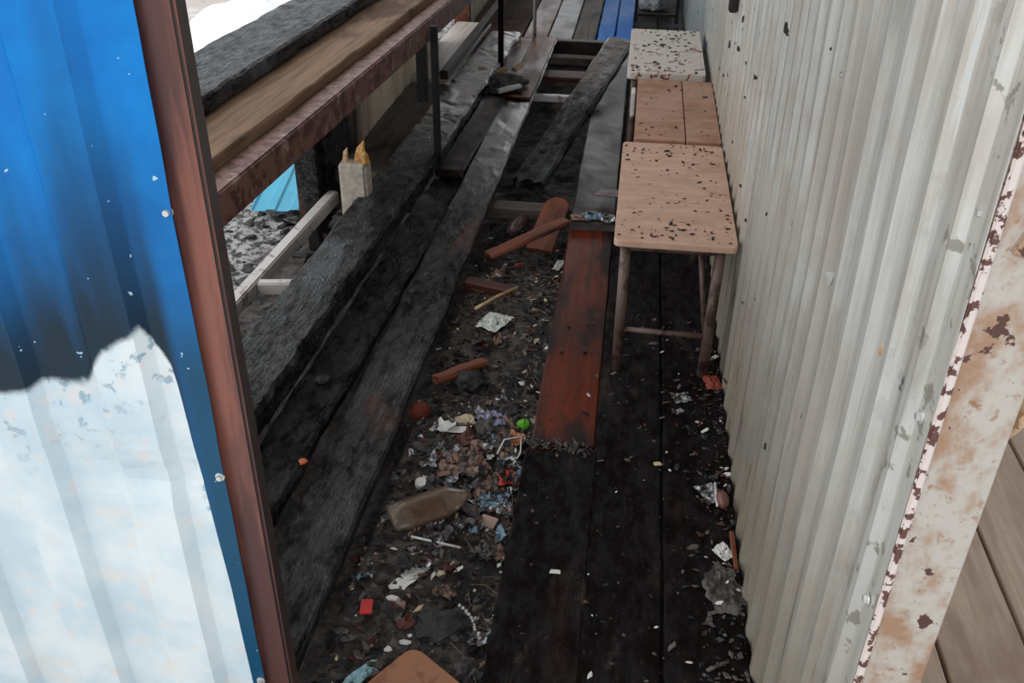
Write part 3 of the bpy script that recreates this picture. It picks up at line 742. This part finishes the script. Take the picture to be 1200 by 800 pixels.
def bench(name, label, x0, x1, y0, y1, z, mats, splits, t=0.022, mat_legs=GALV_TUBE, skew=0.0):
    e = empty(name, ((x0 + x1) / 2, (y0 + y1) / 2, 0)); tag(e, label, 'bench')
    edges = [x0] + splits + [x1]
    for i in range(len(edges) - 1):
        slab('seat_board', edges[i] + (0.002 if i else 0), edges[i + 1] - (0.002 if i < len(edges) - 2 else 0), y0, y1, z, t, mats, e, 0.018 if not splits else 0.006, seed=i + y0, skew=skew)
    zt = z - t - 0.012
    xa, xb = x0 + 0.035, x1 - 0.045; ya, yb = y0 + 0.035, y1 - 0.05
    for xx, yy, fx, fy in ((xa, ya, x0 + 0.035, y0 + 0.012), (xb, ya, x1 - 0.053, y0 + 0.012), (xa, yb, x0 + 0.035, y1 - 0.02), (xb, yb, x1 - 0.053, y1 - 0.02)):
        tube('leg', [(xx, yy, zt), (fx, fy, 0.0)], 0.016, mat_legs, e, 12)
    for yy in (ya, yb):
        tube('apron', [(xa, yy, zt), (xb, yy, zt)], 0.012, mat_legs, e, 10)
    for xx in (xa, xb):
        tube('side_rail', [(xx, ya, zt), (xx, yb, zt)], 0.012, mat_legs, e, 10)
    for yy in (y0 + 0.02, y1 - 0.03):
        tube('stretcher', [(x0 + 0.035, yy, 0.138), (x1 - 0.05, yy, 0.134)], 0.009, mat_legs, e, 10)
    # the diagonal strut seen at the back of the frame
    tube('strut', [(x1 - 0.10, y0 + 0.10, zt), (x1 - 0.062, y0 + 0.03, 0.15)], 0.008, mat_legs, e, 8)
    return e
b1 = bench('bench', 'pinkish tan bench with one large charred-flecked top, nearest the camera', -0.020, 0.330, 2.440, 3.262, 0.442, BENCH, [])
b2 = bench('bench', 'narrow bench topped by two brown boards side by side in the middle', 0.018, 0.332, 3.325, 4.085, 0.432, BENCH2, [0.205])
b3 = bench('bench', 'farthest bench with flaking white paint over reddish brown top', -0.030, 0.310, 4.14, 4.93, 0.445, BENCH3, [], 0.032)
o = boxm('white_strip', (0.018, 0.09, 0.10), Matrix.Translation((0.004, 3.99, 0.36)), WHITE_PAPER, b2, 0.003)

# fallen charred plank across the hole
o = plank('fallen_plank', (-0.462, 4.10, -0.085), (-0.088, 5.66, 0.225), 0.155, 0.06, FALLEN, None, 0.004, 71, 0.035, 0.012, ragged=(0.10, 0.06), roll=0.05)
tag(o, 'charred plank fallen slantwise across the floor hole towards the benches', 'plank')

# bracket on the wall
o = boxm('wall_bracket', (0.03, 0.055, 0.09), Matrix.Translation((0.32, 3.42, 0.915)), RUST_DARK, None, 0.004); tag(o, 'small dark rusty bracket fixed high on the grey wall', 'bracket')

# far end: sack, dark frame
o = lump('plastic_sack', (0.13, 0.16, 0.17), mat_plain('translucent_white_film', srgb(206, 210, 212), 0.25, 0, 0.2, 18, 0.5), (0.10, 7.55, 0.13), 0.4, 4, 4, 0.22, 2.6); tag(o, 'white plastic sack standing at the far end beyond the last bench', 'sack')
fr2 = empty('metal_rack', (0.13, 7.0, 0)); tag(fr2, 'dark metal rack frame behind the farthest bench', 'rack')
for xx in (-0.02, 0.27):
    boxm('upright', (0.025, 0.025, 1.2), Matrix.Translation((xx, 7.0, 0.604)), BLACK_STEEL, fr2, 0.002)
for zz in (0.06, 0.26, 0.9):
    boxm('shelf_bar', (0.265, 0.02, 0.02), Matrix.Translation((0.125, 7.0, zz)), BLACK_STEEL, fr2, 0.002)

# ------------------------------------------------------------------ rubbish and wreckage
def gz(x, y): return ground_h(x, y)
def scrap(o, label, cat, group=None): return tag(o, label, cat, group)
def on(x, y, up=0.004): return (x, y, gz(x, y) + up)

def strip(name, w, h, t, m_, x, y, rz, bend=0.006, z=None):
    n = 8; vs = []; fs = []
    for i in range(n + 1):
        u = i / n - 0.5
        for (sy, sz) in ((-1, 0), (1, 0), (1, t), (-1, t)):
            vs.append((u * w, sy * h / 2, sz + bend * (4 * u * u)))
    for i in range(n):
        for k in range(4):
            k2 = (k + 1) % 4
            fs.append((i * 4 + k, (i + 1) * 4 + k, (i + 1) * 4 + k2, i * 4 + k2))
    fs += [(0, 1, 2, 3), (n * 4 + 3, n * 4 + 2, n * 4 + 1, n * 4)]
    o = mesh(name, vs, fs, m_)
    o.matrix_world = Matrix.Translation((x, y, gz(x, y) + 0.012 if z is None else z)) @ Matrix.Rotation(rz, 4, 'Z')
    return o
scrap(strip('paper_strip', 0.088, 0.030, 0.001, WHITE_PAPER, -0.434, 2.15, 0.05), 'white curved paper strip on the rubbish in the floor hole', 'paper')
scrap(crumple('paper_scrap', 0.06, 0.045, 0.018, CREAM_PAPER, on(-0.419, 2.215), 0.4, 11), 'cream crumpled paper just behind the white strip', 'paper')
scrap(crumple('wrapper', 0.085, 0.075, 0.03, PURPLE_FILM, on(-0.339, 2.24), 0.5, 12), 'lilac silvery wrapper between the white strip and the green tuft', 'wrapper')
scrap(lump('green_tuft', (0.018, 0.018, 0.017), GREEN, on(-0.245, 2.22, 0.012), 0, 5, 3, 0.35, 4), 'small bright green ball by the edge of the plank', 'ball')
scrap(crumple('wrapper', 0.075, 0.07, 0.03, ORANGE_FILM, on(-0.272, 2.13), 0.8, 13), 'pale orange wrapper just below the green ball', 'wrapper')
scrap(crumple('wrapper', 0.06, 0.055, 0.03, RED_FILM, on(-0.255, 1.98), 0.2, 14), 'crumpled red wrapper against the right plank edge', 'wrapper')
scrap(crumple('wrapper', 0.075, 0.06, 0.025, TAN_FILM, on(-0.305, 1.975), 1.0, 15), 'dull brownish wrapper left of the red one', 'wrapper')
def cap():
    bm = bmesh.new(); bmesh.ops.create_cone(bm, segments=24, radius1=0.0165, radius2=0.0155, depth=0.012, cap_ends=True)
    top = max(bm.faces, key=lambda f: f.calc_center_median().z)
    r = bmesh.ops.inset_region(bm, faces=[top], thickness=0.003); top.normal_update()
    for v in top.verts: v.co.z -= 0.002
    me = bpy.data.meshes.new('bottle_cap'); bm.to_mesh(me); bm.free(); me.materials.append(WHITE_PAPER)
    o = bpy.data.objects.new('plastic_disc', me); COL.objects.link(o)
    x, y = -0.487, 1.913; o.location = (x, y, gz(x, y) + 0.014); o.rotation_euler = (0.2, 0.1, 0); return o
scrap(cap(), 'round white bottle cap above the crushed bottle', 'bottle cap')
# crushed plastic bottle
def bottle():
    e = empty('crushed_bottle', (-0.44, 1.82, gz(-0.44, 1.82) + 0.018)); tag(e, 'crushed dirty clear plastic bottle lying across the rubbish', 'bottle')
    prof = [(-0.115, 0.030), (-0.108, 0.036), (-0.07, 0.037), (-0.03, 0.034), (0.02, 0.037), (0.055, 0.034), (0.08, 0.024), (0.095, 0.014), (0.112, 0.013)]
    vs = []; fs = []; n = 20
    for (yy, r) in prof:
        for k in range(n):
            a = 2 * math.pi * k / n
            d = 1 + 0.16 * noise.noise(Vector((math.cos(a) * 1.5, math.sin(a) * 1.5, yy * 30)))
            vs.append((yy, 1.35 * r * math.cos(a) * d, 0.62 * r * math.sin(a) * d))
    for i in range(len(prof) - 1):
        for k in range(n):
            k2 = (k + 1) % n
            fs.append((i * n + k, i * n + k2, (i + 1) * n + k2, (i + 1) * n + k))
    fs += [tuple(range(n - 1, -1, -1)), tuple((len(prof) - 1) * n + k for k in range(n))]
    b = mesh('body', vs, fs, CLEAR, e, True)
    vs = []; fs = []
    for j, (yy, r) in enumerate(((-0.062, 0.0385), (-0.01, 0.0375), (0.03, 0.0385))):
        for k in range(n):
            a = 2 * math.pi * k / n
            d = 1 + 0.16 * noise.noise(Vector((math.cos(a) * 1.5, math.sin(a) * 1.5, yy * 30)))
            vs.append((yy, 1.37 * r * math.cos(a) * d, 0.64 * r * math.sin(a) * d))
    for i in range(2):
        for k in range(n):
            k2 = (k + 1) % n
            fs.append((i * n + k, i * n + k2, (i + 1) * n + k2, (i + 1) * n + k))
    mesh('label_band', vs, fs, mat_plain('muddy_label', srgb(98, 74, 58), 0.3, 0, 0.4, 40), e, True)
    e.rotation_euler = (0.1, 0.0, 0.62)
bottle()
scrap(boxm('cardboard_piece', (0.045, 0.035, 0.003), Matrix.Translation(on(-0.285, 1.80, 0.012)) @ Matrix.Rotation(-0.3, 4, 'Z') @ Matrix.Rotation(0.15, 4, 'X'), CARD_PINK, None, 0.001), 'small pinkish cardboard piece right of the crushed bottle', 'cardboard')
scrap(tube('drinking_straw', [on(-0.466, 1.704, 0.012), on(-0.339, 1.69, 0.012)], 0.0032, WHITE_PAPER), 'thin white straw lying just below the crushed bottle', 'straw')
scrap(crumple('torn_film', 0.04, 0.085, 0.012, WHITE_PAPER, on(-0.446, 1.578), -0.45, 17, cut=0.6), 'torn white plastic scrap below the straw', 'scrap')
scrap(crumple('torn_film', 0.032, 0.028, 0.012, FOIL, on(-0.447, 1.66), 0.5, 18), 'small bluish-white scrap directly under the left end of the straw', 'scrap')
scrap(boxm('red_scrap', (0.028, 0.045, 0.004), Matrix.Translation(on(-0.517, 1.463, 0.012)) @ Matrix.Rotation(0.15, 4, 'Z'), BRIGHT_RED, None, 0.0015), 'bright red plastic scrap near the charred left plank', 'scrap')
bd = empty('bead_string', on(-0.285, 1.48, 0.01)); tag(bd, 'short string of white beads near the brown fibreboard corner', 'beads')
for k in range(9):
    u = k / 8; x = -0.308 + 0.046 * u + 0.010 * math.sin(u * 3.1); y = 1.512 - 0.062 * u
    bm = bmesh.new(); bmesh.ops.create_icosphere(bm, subdivisions=2, radius=0.0042)
    me = bpy.data.meshes.new('bead'); bm.to_mesh(me); bm.free(); me.materials.append(WHITE_PAPER)
    b_ = bpy.data.objects.new('bead', me); COL.objects.link(b_); put(b_, Matrix.Translation(on(x, y, 0.006)), bd)
scrap(crumple('torn_film', 0.032, 0.085, 0.02, TEAL_FOIL, on(-0.482, 1.285), -0.6, 19, cut=0.5), 'pale teal foil scrap left of the fibreboard corner', 'scrap')
# fibreboard corner at the bottom edge of the view
o = slab('fibreboard', -0.13, 0.13, -0.13, 0.13, 0, 0.012, TILE, None, 0.03, seed=9)
o.matrix_world = Matrix.Translation((-0.345, 1.172, -0.045)) @ Matrix.Rotation(0.98, 4, 'Z') @ Matrix.Rotation(0.05, 4, 'X'); tag(o, 'brown fibreboard square with rounded corner lying on the rubbish nearest the camera', 'board')
scrap(crumple('wrapper', 0.09, 0.115, 0.04, WHITE_GREEN, on(-0.421, 2.80), -0.4, 20), 'white wrapper with green print under the pale stick', 'wrapper')
scrap(tube('stick', [on(-0.49, 2.83, 0.035), on(-0.43, 2.92, 0.04), on(-0.364, 3.02, 0.04)], 0.006, PALE_WOOD, None, 7), 'pale wooden stick lying over the white and green wrapper', 'stick')
scrap(plank('wood_scrap', (-0.56, 3.06, -0.05), (-0.385, 3.03, -0.06), 0.05, 0.09, RED_SCRAP, None, 0.002, 81), 'red-brown wood block behind the pale stick', 'wood scrap')
scrap(plank('wood_scrap', (-0.535, 3.26, -0.055), (-0.228, 3.55, 0.0), 0.060, 0.02, ORANGE_WOOD, None, 0.003, 82, 0.03, ragged=(0.06, 0.01)), 'orange-brown pointed lath slanting up to the right plank', 'wood scrap')
def roundboard():
    n = 14; pts = [(-0.055, 0), (0.055, 0)] + [(0.055 * math.cos(math.pi * k / n), 0.24 + 0.06 * math.sin(math.pi * k / n)) for k in range(n + 1)]
    vs = [(p[0], p[1], 0) for p in pts] + [(p[0], p[1], 0.018) for p in pts]; k = len(pts)
    fs = [tuple(range(k - 1, -1, -1)), tuple(range(k, 2 * k))] + [(i, (i + 1) % k, k + (i + 1) % k, k + i) for i in range(k)]
    o = mesh('rounded_board', vs, fs, ORANGE_WOOD); o.matrix_world = Matrix.Translation((-0.335, 3.50, -0.14)) @ Matrix.Rotation(-0.22, 4, 'Z') @ Matrix.Rotation(0.42, 4, 'X'); return o
scrap(roundboard(), 'round-ended reddish brown board leaning on the joist', 'board')
o = tube('dark_bottle', [(-0.47, 3.62, -0.115), (-0.455, 3.66, -0.11), (-0.43, 3.75, -0.105), (-0.42, 3.79, -0.10), (-0.412, 3.815, -0.10)], [0.022, 0.03, 0.03, 0.016, 0.012], mat_plain('dusty_bottle', srgb(96, 74, 76), 0.2), None, 14)
scrap(o, 'dusty dark bottle lying below the cross joist', 'bottle')
scrap(crumple('wrapper', 0.03, 0.03, 0.015, RED_FILM, on(-0.40, 3.36, 0.02), 0.1, 21), 'shiny orange-red scrap under the orange-brown lath', 'wrapper')
scrap(crumple('torn_film', 0.03, 0.09, 0.02, WHITE_PAPER, on(-0.245, 3.42, 0.02), -0.2, 22), 'white film scrap hanging by the red plank edge', 'scrap')
scrap(plank('wood_scrap', (-0.555, 2.39, -0.05), (-0.408, 2.545, -0.06), 0.04, 0.025, ORANGE_WOOD, None, 0.004, 83, 0.03, ragged=(0.03, 0.02)), 'short scorched brown stick beside the black soot lump', 'wood scrap')
scrap(lump('soot_lump', (0.055, 0.05, 0.035), SOOT_LUMP, on(-0.44, 2.44, 0.012), 0.3, 6, 3, 0.3, 2), 'black soot-covered lump under the short brown stick', 'lump')
scrap(lump('brick_piece', (0.035, 0.03, 0.03), mat_plain('brick_red', srgb(112, 44, 28), 0.8), on(-0.565, 2.25, 0.012), 0.3, 7, 2, 0.2, 1.2), 'small red-brown brick piece by the left charred plank', 'brick')
scrap(lump('soot_lump', (0.06, 0.05, 0.02), SOOT_LUMP, on(-0.335, 1.44, 0.006), 0.1, 16, 3, 0.3, 2), 'flat black soot patch left of the beads', 'lump')
scrap(crumple('wrapper', 0.13, 0.11, 0.03, TAN_FILM, on(-0.40, 2.02), 0.3, 24), 'wide crumpled grey-brown bag above the crushed bottle', 'wrapper')
scrap(crumple('wrapper', 0.07, 0.06, 0.03, FOIL, on(-0.47, 2.04), 0.9, 25), 'crumpled silver foil above the bottle cap', 'wrapper')
scrap(crumple('wrapper', 0.085, 0.06, 0.03, BLUE_FILM, on(-0.285, 1.885), 0.4, 26), 'blue and white film below the red wrapper', 'wrapper')
scrap(crumple('wrapper', 0.055, 0.05, 0.02, FOIL, on(-0.25, 1.86), 1.4, 27), 'silver foil knot below the red wrapper at the plank edge', 'wrapper')
scrap(crumple('wrapper', 0.05, 0.045, 0.025, FOIL, on(-0.485, 2.17), 1.4, 28), 'grey foil ball left of the white paper strip', 'wrapper')
scrap(tube('wire', [on(-0.30, 2.06, 0.02), on(-0.285, 2.10, 0.03), on(-0.24, 2.13, 0.03), on(-0.235, 2.07, 0.025), on(-0.25, 2.03, 0.02)], 0.0025, WHITE_PAPER, None, 6), 'bent white wire between the orange and red wrappers', 'wire')

# on the plank surfaces
def fz(z=0.002): return z
scrap(crumple('wrapper', 0.10, 0.075, 0.03, BLUE_FILM, (-0.115, 3.515, 0.030), 0.2, 31), 'torn blue film on the lifted plank end in front of the bench', 'wrapper')
scrap(crumple('wrapper', 0.07, 0.065, 0.03, FOIL, (-0.055, 3.50, 0.030), 0.9, 32), 'crumpled silver wrapper tucked beside the bench corner', 'wrapper')
scrap(crumple('wrapper', 0.07, 0.055, 0.018, TAN_FILM, (-0.172, 3.49, 0.030), 0.1, 34), 'pale muddy film at the outer edge of the lifted plank', 'wrapper')
scrap(plank('shard', (-0.13, 3.70, 0.060), (-0.005, 3.66, 0.075), 0.075, 0.006, mat_wood('purplish_shard', srgb(96, 72, 70), srgb(70, 52, 50), 0.4, 0.3), None, 0.002, 84, 0.02, 0.002, ragged=(0.03, 0)), 'thin purplish brown board shard lying on the lifted plank', 'shard')
rp = empty('cigarette_pack', (0.306, 2.41, 0.0)); tag(rp, 'crushed red packet against the wall behind the front bench leg', 'packet')
put(crumple('pack_body', 0.045, 0.075, 0.03, mat_plain('faded_red_card', srgb(160, 72, 56), 0.6, 0, 0.5, 60), (0, 0, 0), 0, 35, cut=0.15), Matrix.Translation((0.306, 2.41, 0.002)) @ Matrix.Rotation(0.2, 4, 'Z'), rp)
scrap(crumple('wrapper', 0.055, 0.045, 0.02, FOIL, (0.215, 2.32, 0.0), 0.4, 36), 'crumpled silver foil on the floor right of the front bench', 'wrapper')
scrap(crumple('wrapper', 0.03, 0.02, 0.012, FOIL, (0.205, 2.25, 0.0), 0.9, 37), 'tiny foil scrap in front of the larger silver foil', 'wrapper')
scrap(lump('bottle_stub', (0.016, 0.03, 0.016), mat_plain('pinkish_brown', srgb(120, 78, 72), 0.35), (0.305, 1.865, 0.014), 0.1, 8, 3, 0.1, 1.5, False), 'rounded pinkish brown lump near the wall foot', 'lump')
scrap(crumple('wrapper', 0.05, 0.07, 0.02, FOIL, (0.276, 1.90, 0.0), 0.5, 38), 'grey film beside the rounded brown lump', 'wrapper')
scrap(tube('stick', [(0.290, 1.93, 0.012), (0.291, 1.84, 0.012)], 0.0035, WHITE_PAPER, None, 6), 'short white stick on the grey film near the wall', 'stick')
scrap(plank('stick', (0.319, 1.745, 0.02), (0.324, 1.63, 0.012), 0.011, 0.007, ORANGE_WOOD, None, 0.001, 85, 0.02, 0.002), 'thin orange-brown splint leaning at the foot of the wall', 'stick')
scrap(crumple('rag', 0.085, 0.13, 0.02, ASH_LUMP, (0.296, 1.57, 0.0), 0.25, 39, 12, cut=0.5), 'grey ashy rag lying at the foot of the wall', 'rag')
scrap(crumple('wrapper', 0.04, 0.05, 0.016, WHITE_PAPER, (0.300, 1.69, 0.0), 0.7, 40), 'white crumpled scrap above the ashy rag', 'scrap')
scrap(crumple('paper_scrap', 0.024, 0.012, 0.004, WHITE_PAPER, (-0.092, 1.566, 0.005), 0.0, 41, 5), 'small white flake on the black plank beside the hole', 'paper')
scrap(crumple('paper_scrap', 0.02, 0.014, 0.004, CREAM_PAPER, (0.142, 2.0, 0.001), 0.3, 42, 5), 'small pale flake on the middle black plank', 'paper')
scrap(tube('stick', [(0.245, 1.335, 0.004), (0.29, 1.365, 0.004)], 0.004, ASH_LUMP, None, 6), 'short grey stick on the floor at the near wall foot', 'stick')
scrap(lump('ember_chip', (0.012, 0.010, 0.008), mat_plain('orange_chip', srgb(232, 122, 84), 0.5), (-0.79, 1.86, 0.014), 0, 3, 2, 0.3, 2), 'small orange chip in the crack between two charred planks', 'chip')
scrap(lump('pale_chip', (0.022, 0.018, 0.010), ASH_LUMP, (-0.862, 2.25, 0.006), 0.3, 4, 2, 0.3, 2), 'pale ashy chip on the charred plank beside the thick beam', 'chip')
# heap of ash on the left planks
ap = lump('ash_heap', (0.13, 0.16, 0.035), ASH_LUMP, (-0.74, 5.30, 0.025), 0.4, 12, 4, 0.35, 2.4); tag(ap, 'grey ash heap on the left planks beneath the dark upright', 'ash')
for i, (x, y, rz, l, m_, lab) in enumerate(((-0.85, 5.42, 2.5, 0.12, PALE_WOOD, 'pale wood chip at the back left of the ash heap'), (-0.78, 5.46, 0.9, 0.09, PALE_WOOD, 'pale wood chip at the back of the ash heap beside the upright'), (-0.69, 5.55, 1.2, 0.09, PALE_WOOD, 'cream wood chip right of the dark upright'), (-0.68, 5.12, 0.6, 0.14, STEEL_PALE, 'grey stick at the near right of the ash heap'), (-0.80, 6.2, 1.1, 0.12, PALE_WOOD, 'cream wood chip on the far brown plank'))):
    d = Vector((math.cos(rz), math.sin(rz), 0)) * l / 2; c_ = Vector((x, y, 0.055 if i < 4 else 0.03))
    scrap(plank('wood_chip', c_ - d, c_ + d + Vector((0, 0, 0.01)), 0.035, 0.022, m_, None, 0.003, 90 + i, 0.03), lab, 'wood chip')

# loose crumbs too small and many to count
def shards(name, n, sampler, mats, smin, smax, seed, label, flat=0.35):
    rn = random.Random(seed); vs = []; fs = []; mi = []
    for _ in range(n):
        p = sampler(rn)
        if p is None: continue
        s = smin + (smax - smin) * rn.random() ** 2.2
        a = rn.random() * 6.28; el = 1 + rn.random() * 1.6
        base = len(vs); k = rn.randint(4, 6)
        tx = rn.uniform(-.5, .5); ty = rn.uniform(-.5, .5)
        ca, sa = math.cos(a), math.sin(a); m_ = rn.choices(range(len(mats)), [w for _, w in mats])[0]
        for lev in (0, 1):
            for q in range(k):
                t = 6.283 * q / k + rn.uniform(-.3, .3); r = s * rn.uniform(0.6, 1.0) * (1 if lev == 0 else 0.75)
                ux, uy = r * math.cos(t) * el, r * math.sin(t)
                x, y = ux * ca - uy * sa, ux * sa + uy * ca
                vs.append((p[0] + x, p[1] + y, p[2] + lev * s * flat + tx * x + ty * y))
        for q in range(k):
            q2 = (q + 1) % k
            fs.append((base + q, base + q2, base + k + q2, base + k + q)); mi.append(m_)
        fs.append(tuple(base + k + q for q in range(k))); mi.append(m_)
        fs.append(tuple(base + k - 1 - q for q in range(k))); mi.append(m_)
    o = mesh(name, vs, fs, [m for m, _ in mats], None, False, mi)
    return tag(o, label, 'debris', kind='stuff')
def s_hole(rn):
    x = rn.uniform(-0.60, -0.20); y = 1.0 + 2.9 * rn.random() ** 1.3
    return (x, y, gz(x, y) + 0.001)
shards('crumbs', 4200, s_hole, [(SOOT_LUMP, 5), (ASH_LUMP, 4), (DARK_PLANK, 4), (GREY_BOARD, 2), (WHITE_PAPER, 0.5), (TAN_FILM, 1), (RED_SCRAP, 0.6), (CREAM_PAPER, 0.5)], 0.002, 0.013, 5, 'charred crumbs and litter bits covering the earth in the floor hole')
def s_out(rn):
    x = rn.uniform(-2.0, -1.1); y = rn.uniform(1.6, 4.6); return (x, y, gz(x, y) + 0.001)
shards('charcoal_crumbs', 420, s_out, [(CHAR, 6), (SOOT_LUMP, 4), (ASH_LUMP, 2)], 0.005, 0.035, 6, 'black charcoal flakes on the ashy ground outside left')
def s_floor(rn):
    r = rn.random()
    if r < 0.55: x = 0.335 - abs(rn.gauss(0, 0.05)); y = rn.uniform(1.1, 2.6)
    else: x = rn.uniform(-0.2, 0.33); y = rn.uniform(1.1, 2.8)
    return (min(x, 0.328), y, 0.001)
shards('floor_crumbs', 900, s_floor, [(ASH_LUMP, 4), (SOOT_LUMP, 4), (GREY_BOARD, 2), (WHITE_PAPER, 0.6), (RED_SCRAP, 1)], 0.0012, 0.0085, 7, 'fine ash crumbs scattered over the black planks along the wall')
def s_seam(rn):
    return (rn.uniform(-0.205, -0.03), 2.035 + rn.gauss(0, 0.018), 0.001)
shards('seam_ash', 160, s_seam, [(ASH_LUMP, 4), (GREY_BOARD, 2), (SOOT_LUMP, 2)], 0.002, 0.008, 8, 'line of ash crumbs across the plank joint')
def s_b(x0, x1, y0, y1, z, ed):
    def f(rn):
        x = rn.uniform(x0, x1); y = rn.uniform(y0, y1)
        if rn.random() < ed:
            if rn.random() < 0.5: y = y0 + abs(rn.gauss(0, 0.07))
            else: y = y1 - abs(rn.gauss(0, 0.10))
        return (x, min(max(y, y0), y1), z) 
    return f
shards('bench_flakes', 190, s_b(-0.01, 0.32, 2.455, 3.25, 0.4425, 0.5), [(BLACK_CHIP, 5), (RED_SCRAP, 1)], 0.0015, 0.0072, 9, 'charred flakes scattered on the nearest bench top', 0.4)
shards('bench_flakes', 45, s_b(0.03, 0.32, 3.34, 4.07, 0.4325, 0.3), [(BLACK_CHIP, 5)], 0.002, 0.008, 10, 'sparse charred flakes on the two-board bench top', 0.4)
shards('bench_flakes', 160, s_b(-0.02, 0.30, 4.16, 4.92, 0.4455, 0.2), [(BLACK_CHIP, 5), (GREY_BOARD, 1)], 0.002, 0.009, 11, 'charred flakes on the flaking white bench top', 0.4)
def s_left(rn):
    x = rn.uniform(-0.98, -0.6); y = rn.uniform(1.4, 6.2); return (x, y, 0.006 if x > -0.76 else 0.012)
# straws of dry grass in the hole
rn = random.Random(3)
vs = []; fs = []
for k in range(170):
    x = rn.uniform(-0.5, -0.21) if rn.random() < 0.5 else -0.215 - abs(rn.gauss(0, 0.03)); y = rn.uniform(1.15, 3.3); a = rn.random() * 6.28; l = rn.uniform(0.015, 0.06)
    z = gz(x, y) + 0.008; d = Vector((math.cos(a), math.sin(a), rn.uniform(-.05, .25))) * l; p = Vector((x, y, z)); w = Vector((-d.y, d.x, 0)).normalized() * 0.0012; b0 = len(vs)
    for q in (p - w, p + w, p + Vector((0, 0, 0.002)), p + d - w * .5, p + d + w * .5, p + d + Vector((0, 0, 0.0015))): vs.append(q)
    fs += [(b0, b0 + 1, b0 + 4, b0 + 3), (b0 + 1, b0 + 2, b0 + 5, b0 + 4), (b0 + 2, b0, b0 + 3, b0 + 5)]
tag(mesh('dry_straw', vs, fs, mat_plain('dry_straw_mat', srgb(128, 112, 96), 0.7)), 'thin dry straw bits mixed in the rubbish of the floor hole', 'straw', kind='stuff')

def litter(name, n, sampler, mats, smin, smax, seed, label):
    rn = random.Random(seed); vs = []; fs = []; mi = []; k = 4
    for t in range(n):
        p = sampler(rn); s_ = rn.uniform(smin, smax); a = rn.random() * 6.28; el = rn.uniform(0.5, 1.0); b0 = len(vs)
        m_ = rn.choices(range(len(mats)), [w for _, w in mats])[0]
        tx, ty = rn.uniform(-.5, .5), rn.uniform(-.5, .5)
        for side in (0, 1):
            for j in range(k + 1):
                for i in range(k + 1):
                    u = (i / k - .5) * s_; v = (j / k - .5) * s_ * el
                    z = abs(noise.noise(Vector((u * 55 + t, v * 55, t * .7)))) * s_ * 0.7 + 0.002 + side * 0.0008
                    u2 = u + noise.noise(Vector((v * 60, t, 1))) * s_ * .3; v2 = v + noise.noise(Vector((u * 60, t, 5))) * s_ * .3
                    x = u2 * math.cos(a) - v2 * math.sin(a); y = u2 * math.sin(a) + v2 * math.cos(a)
                    vs.append((p[0] + x, p[1] + y, p[2] + z + tx * x + ty * y))
        q_ = (k + 1) ** 2
        for j in range(k):
            for i in range(k):
                q = b0 + j * (k + 1) + i
                fs.append((q, q + k + 1, q + k + 2, q + 1)); mi.append(m_)
                fs.append((q_ + q, q_ + q + 1, q_ + q + k + 2, q_ + q + k + 1)); mi.append(m_)
    o = mesh(name, vs, fs, [m for m, _ in mats], None, False, mi)
    return tag(o, label, 'litter', kind='stuff')
def s_lit(rn):
    if rn.random() < 0.65: x = -0.36 + rn.gauss(0, 0.08); y = 1.98 + rn.gauss(0, 0.13)
    else: x = rn.uniform(-0.56, -0.23); y = rn.uniform(1.2, 3.4)
    x = min(max(x, -0.58), -0.225)
    return (x, y, gz(x, y) + 0.004)
litter('film_litter', 170, s_lit, [(FOIL, 2), (TAN_FILM, 3), (WHITE_PAPER, 0.4), (ASH_LUMP, 5), (BLUE_FILM, 0.6), (SOOT_LUMP, 2), (RED_SCRAP, 1)], 0.015, 0.055, 44, 'torn greyish film bits matted together around the crushed bottle')
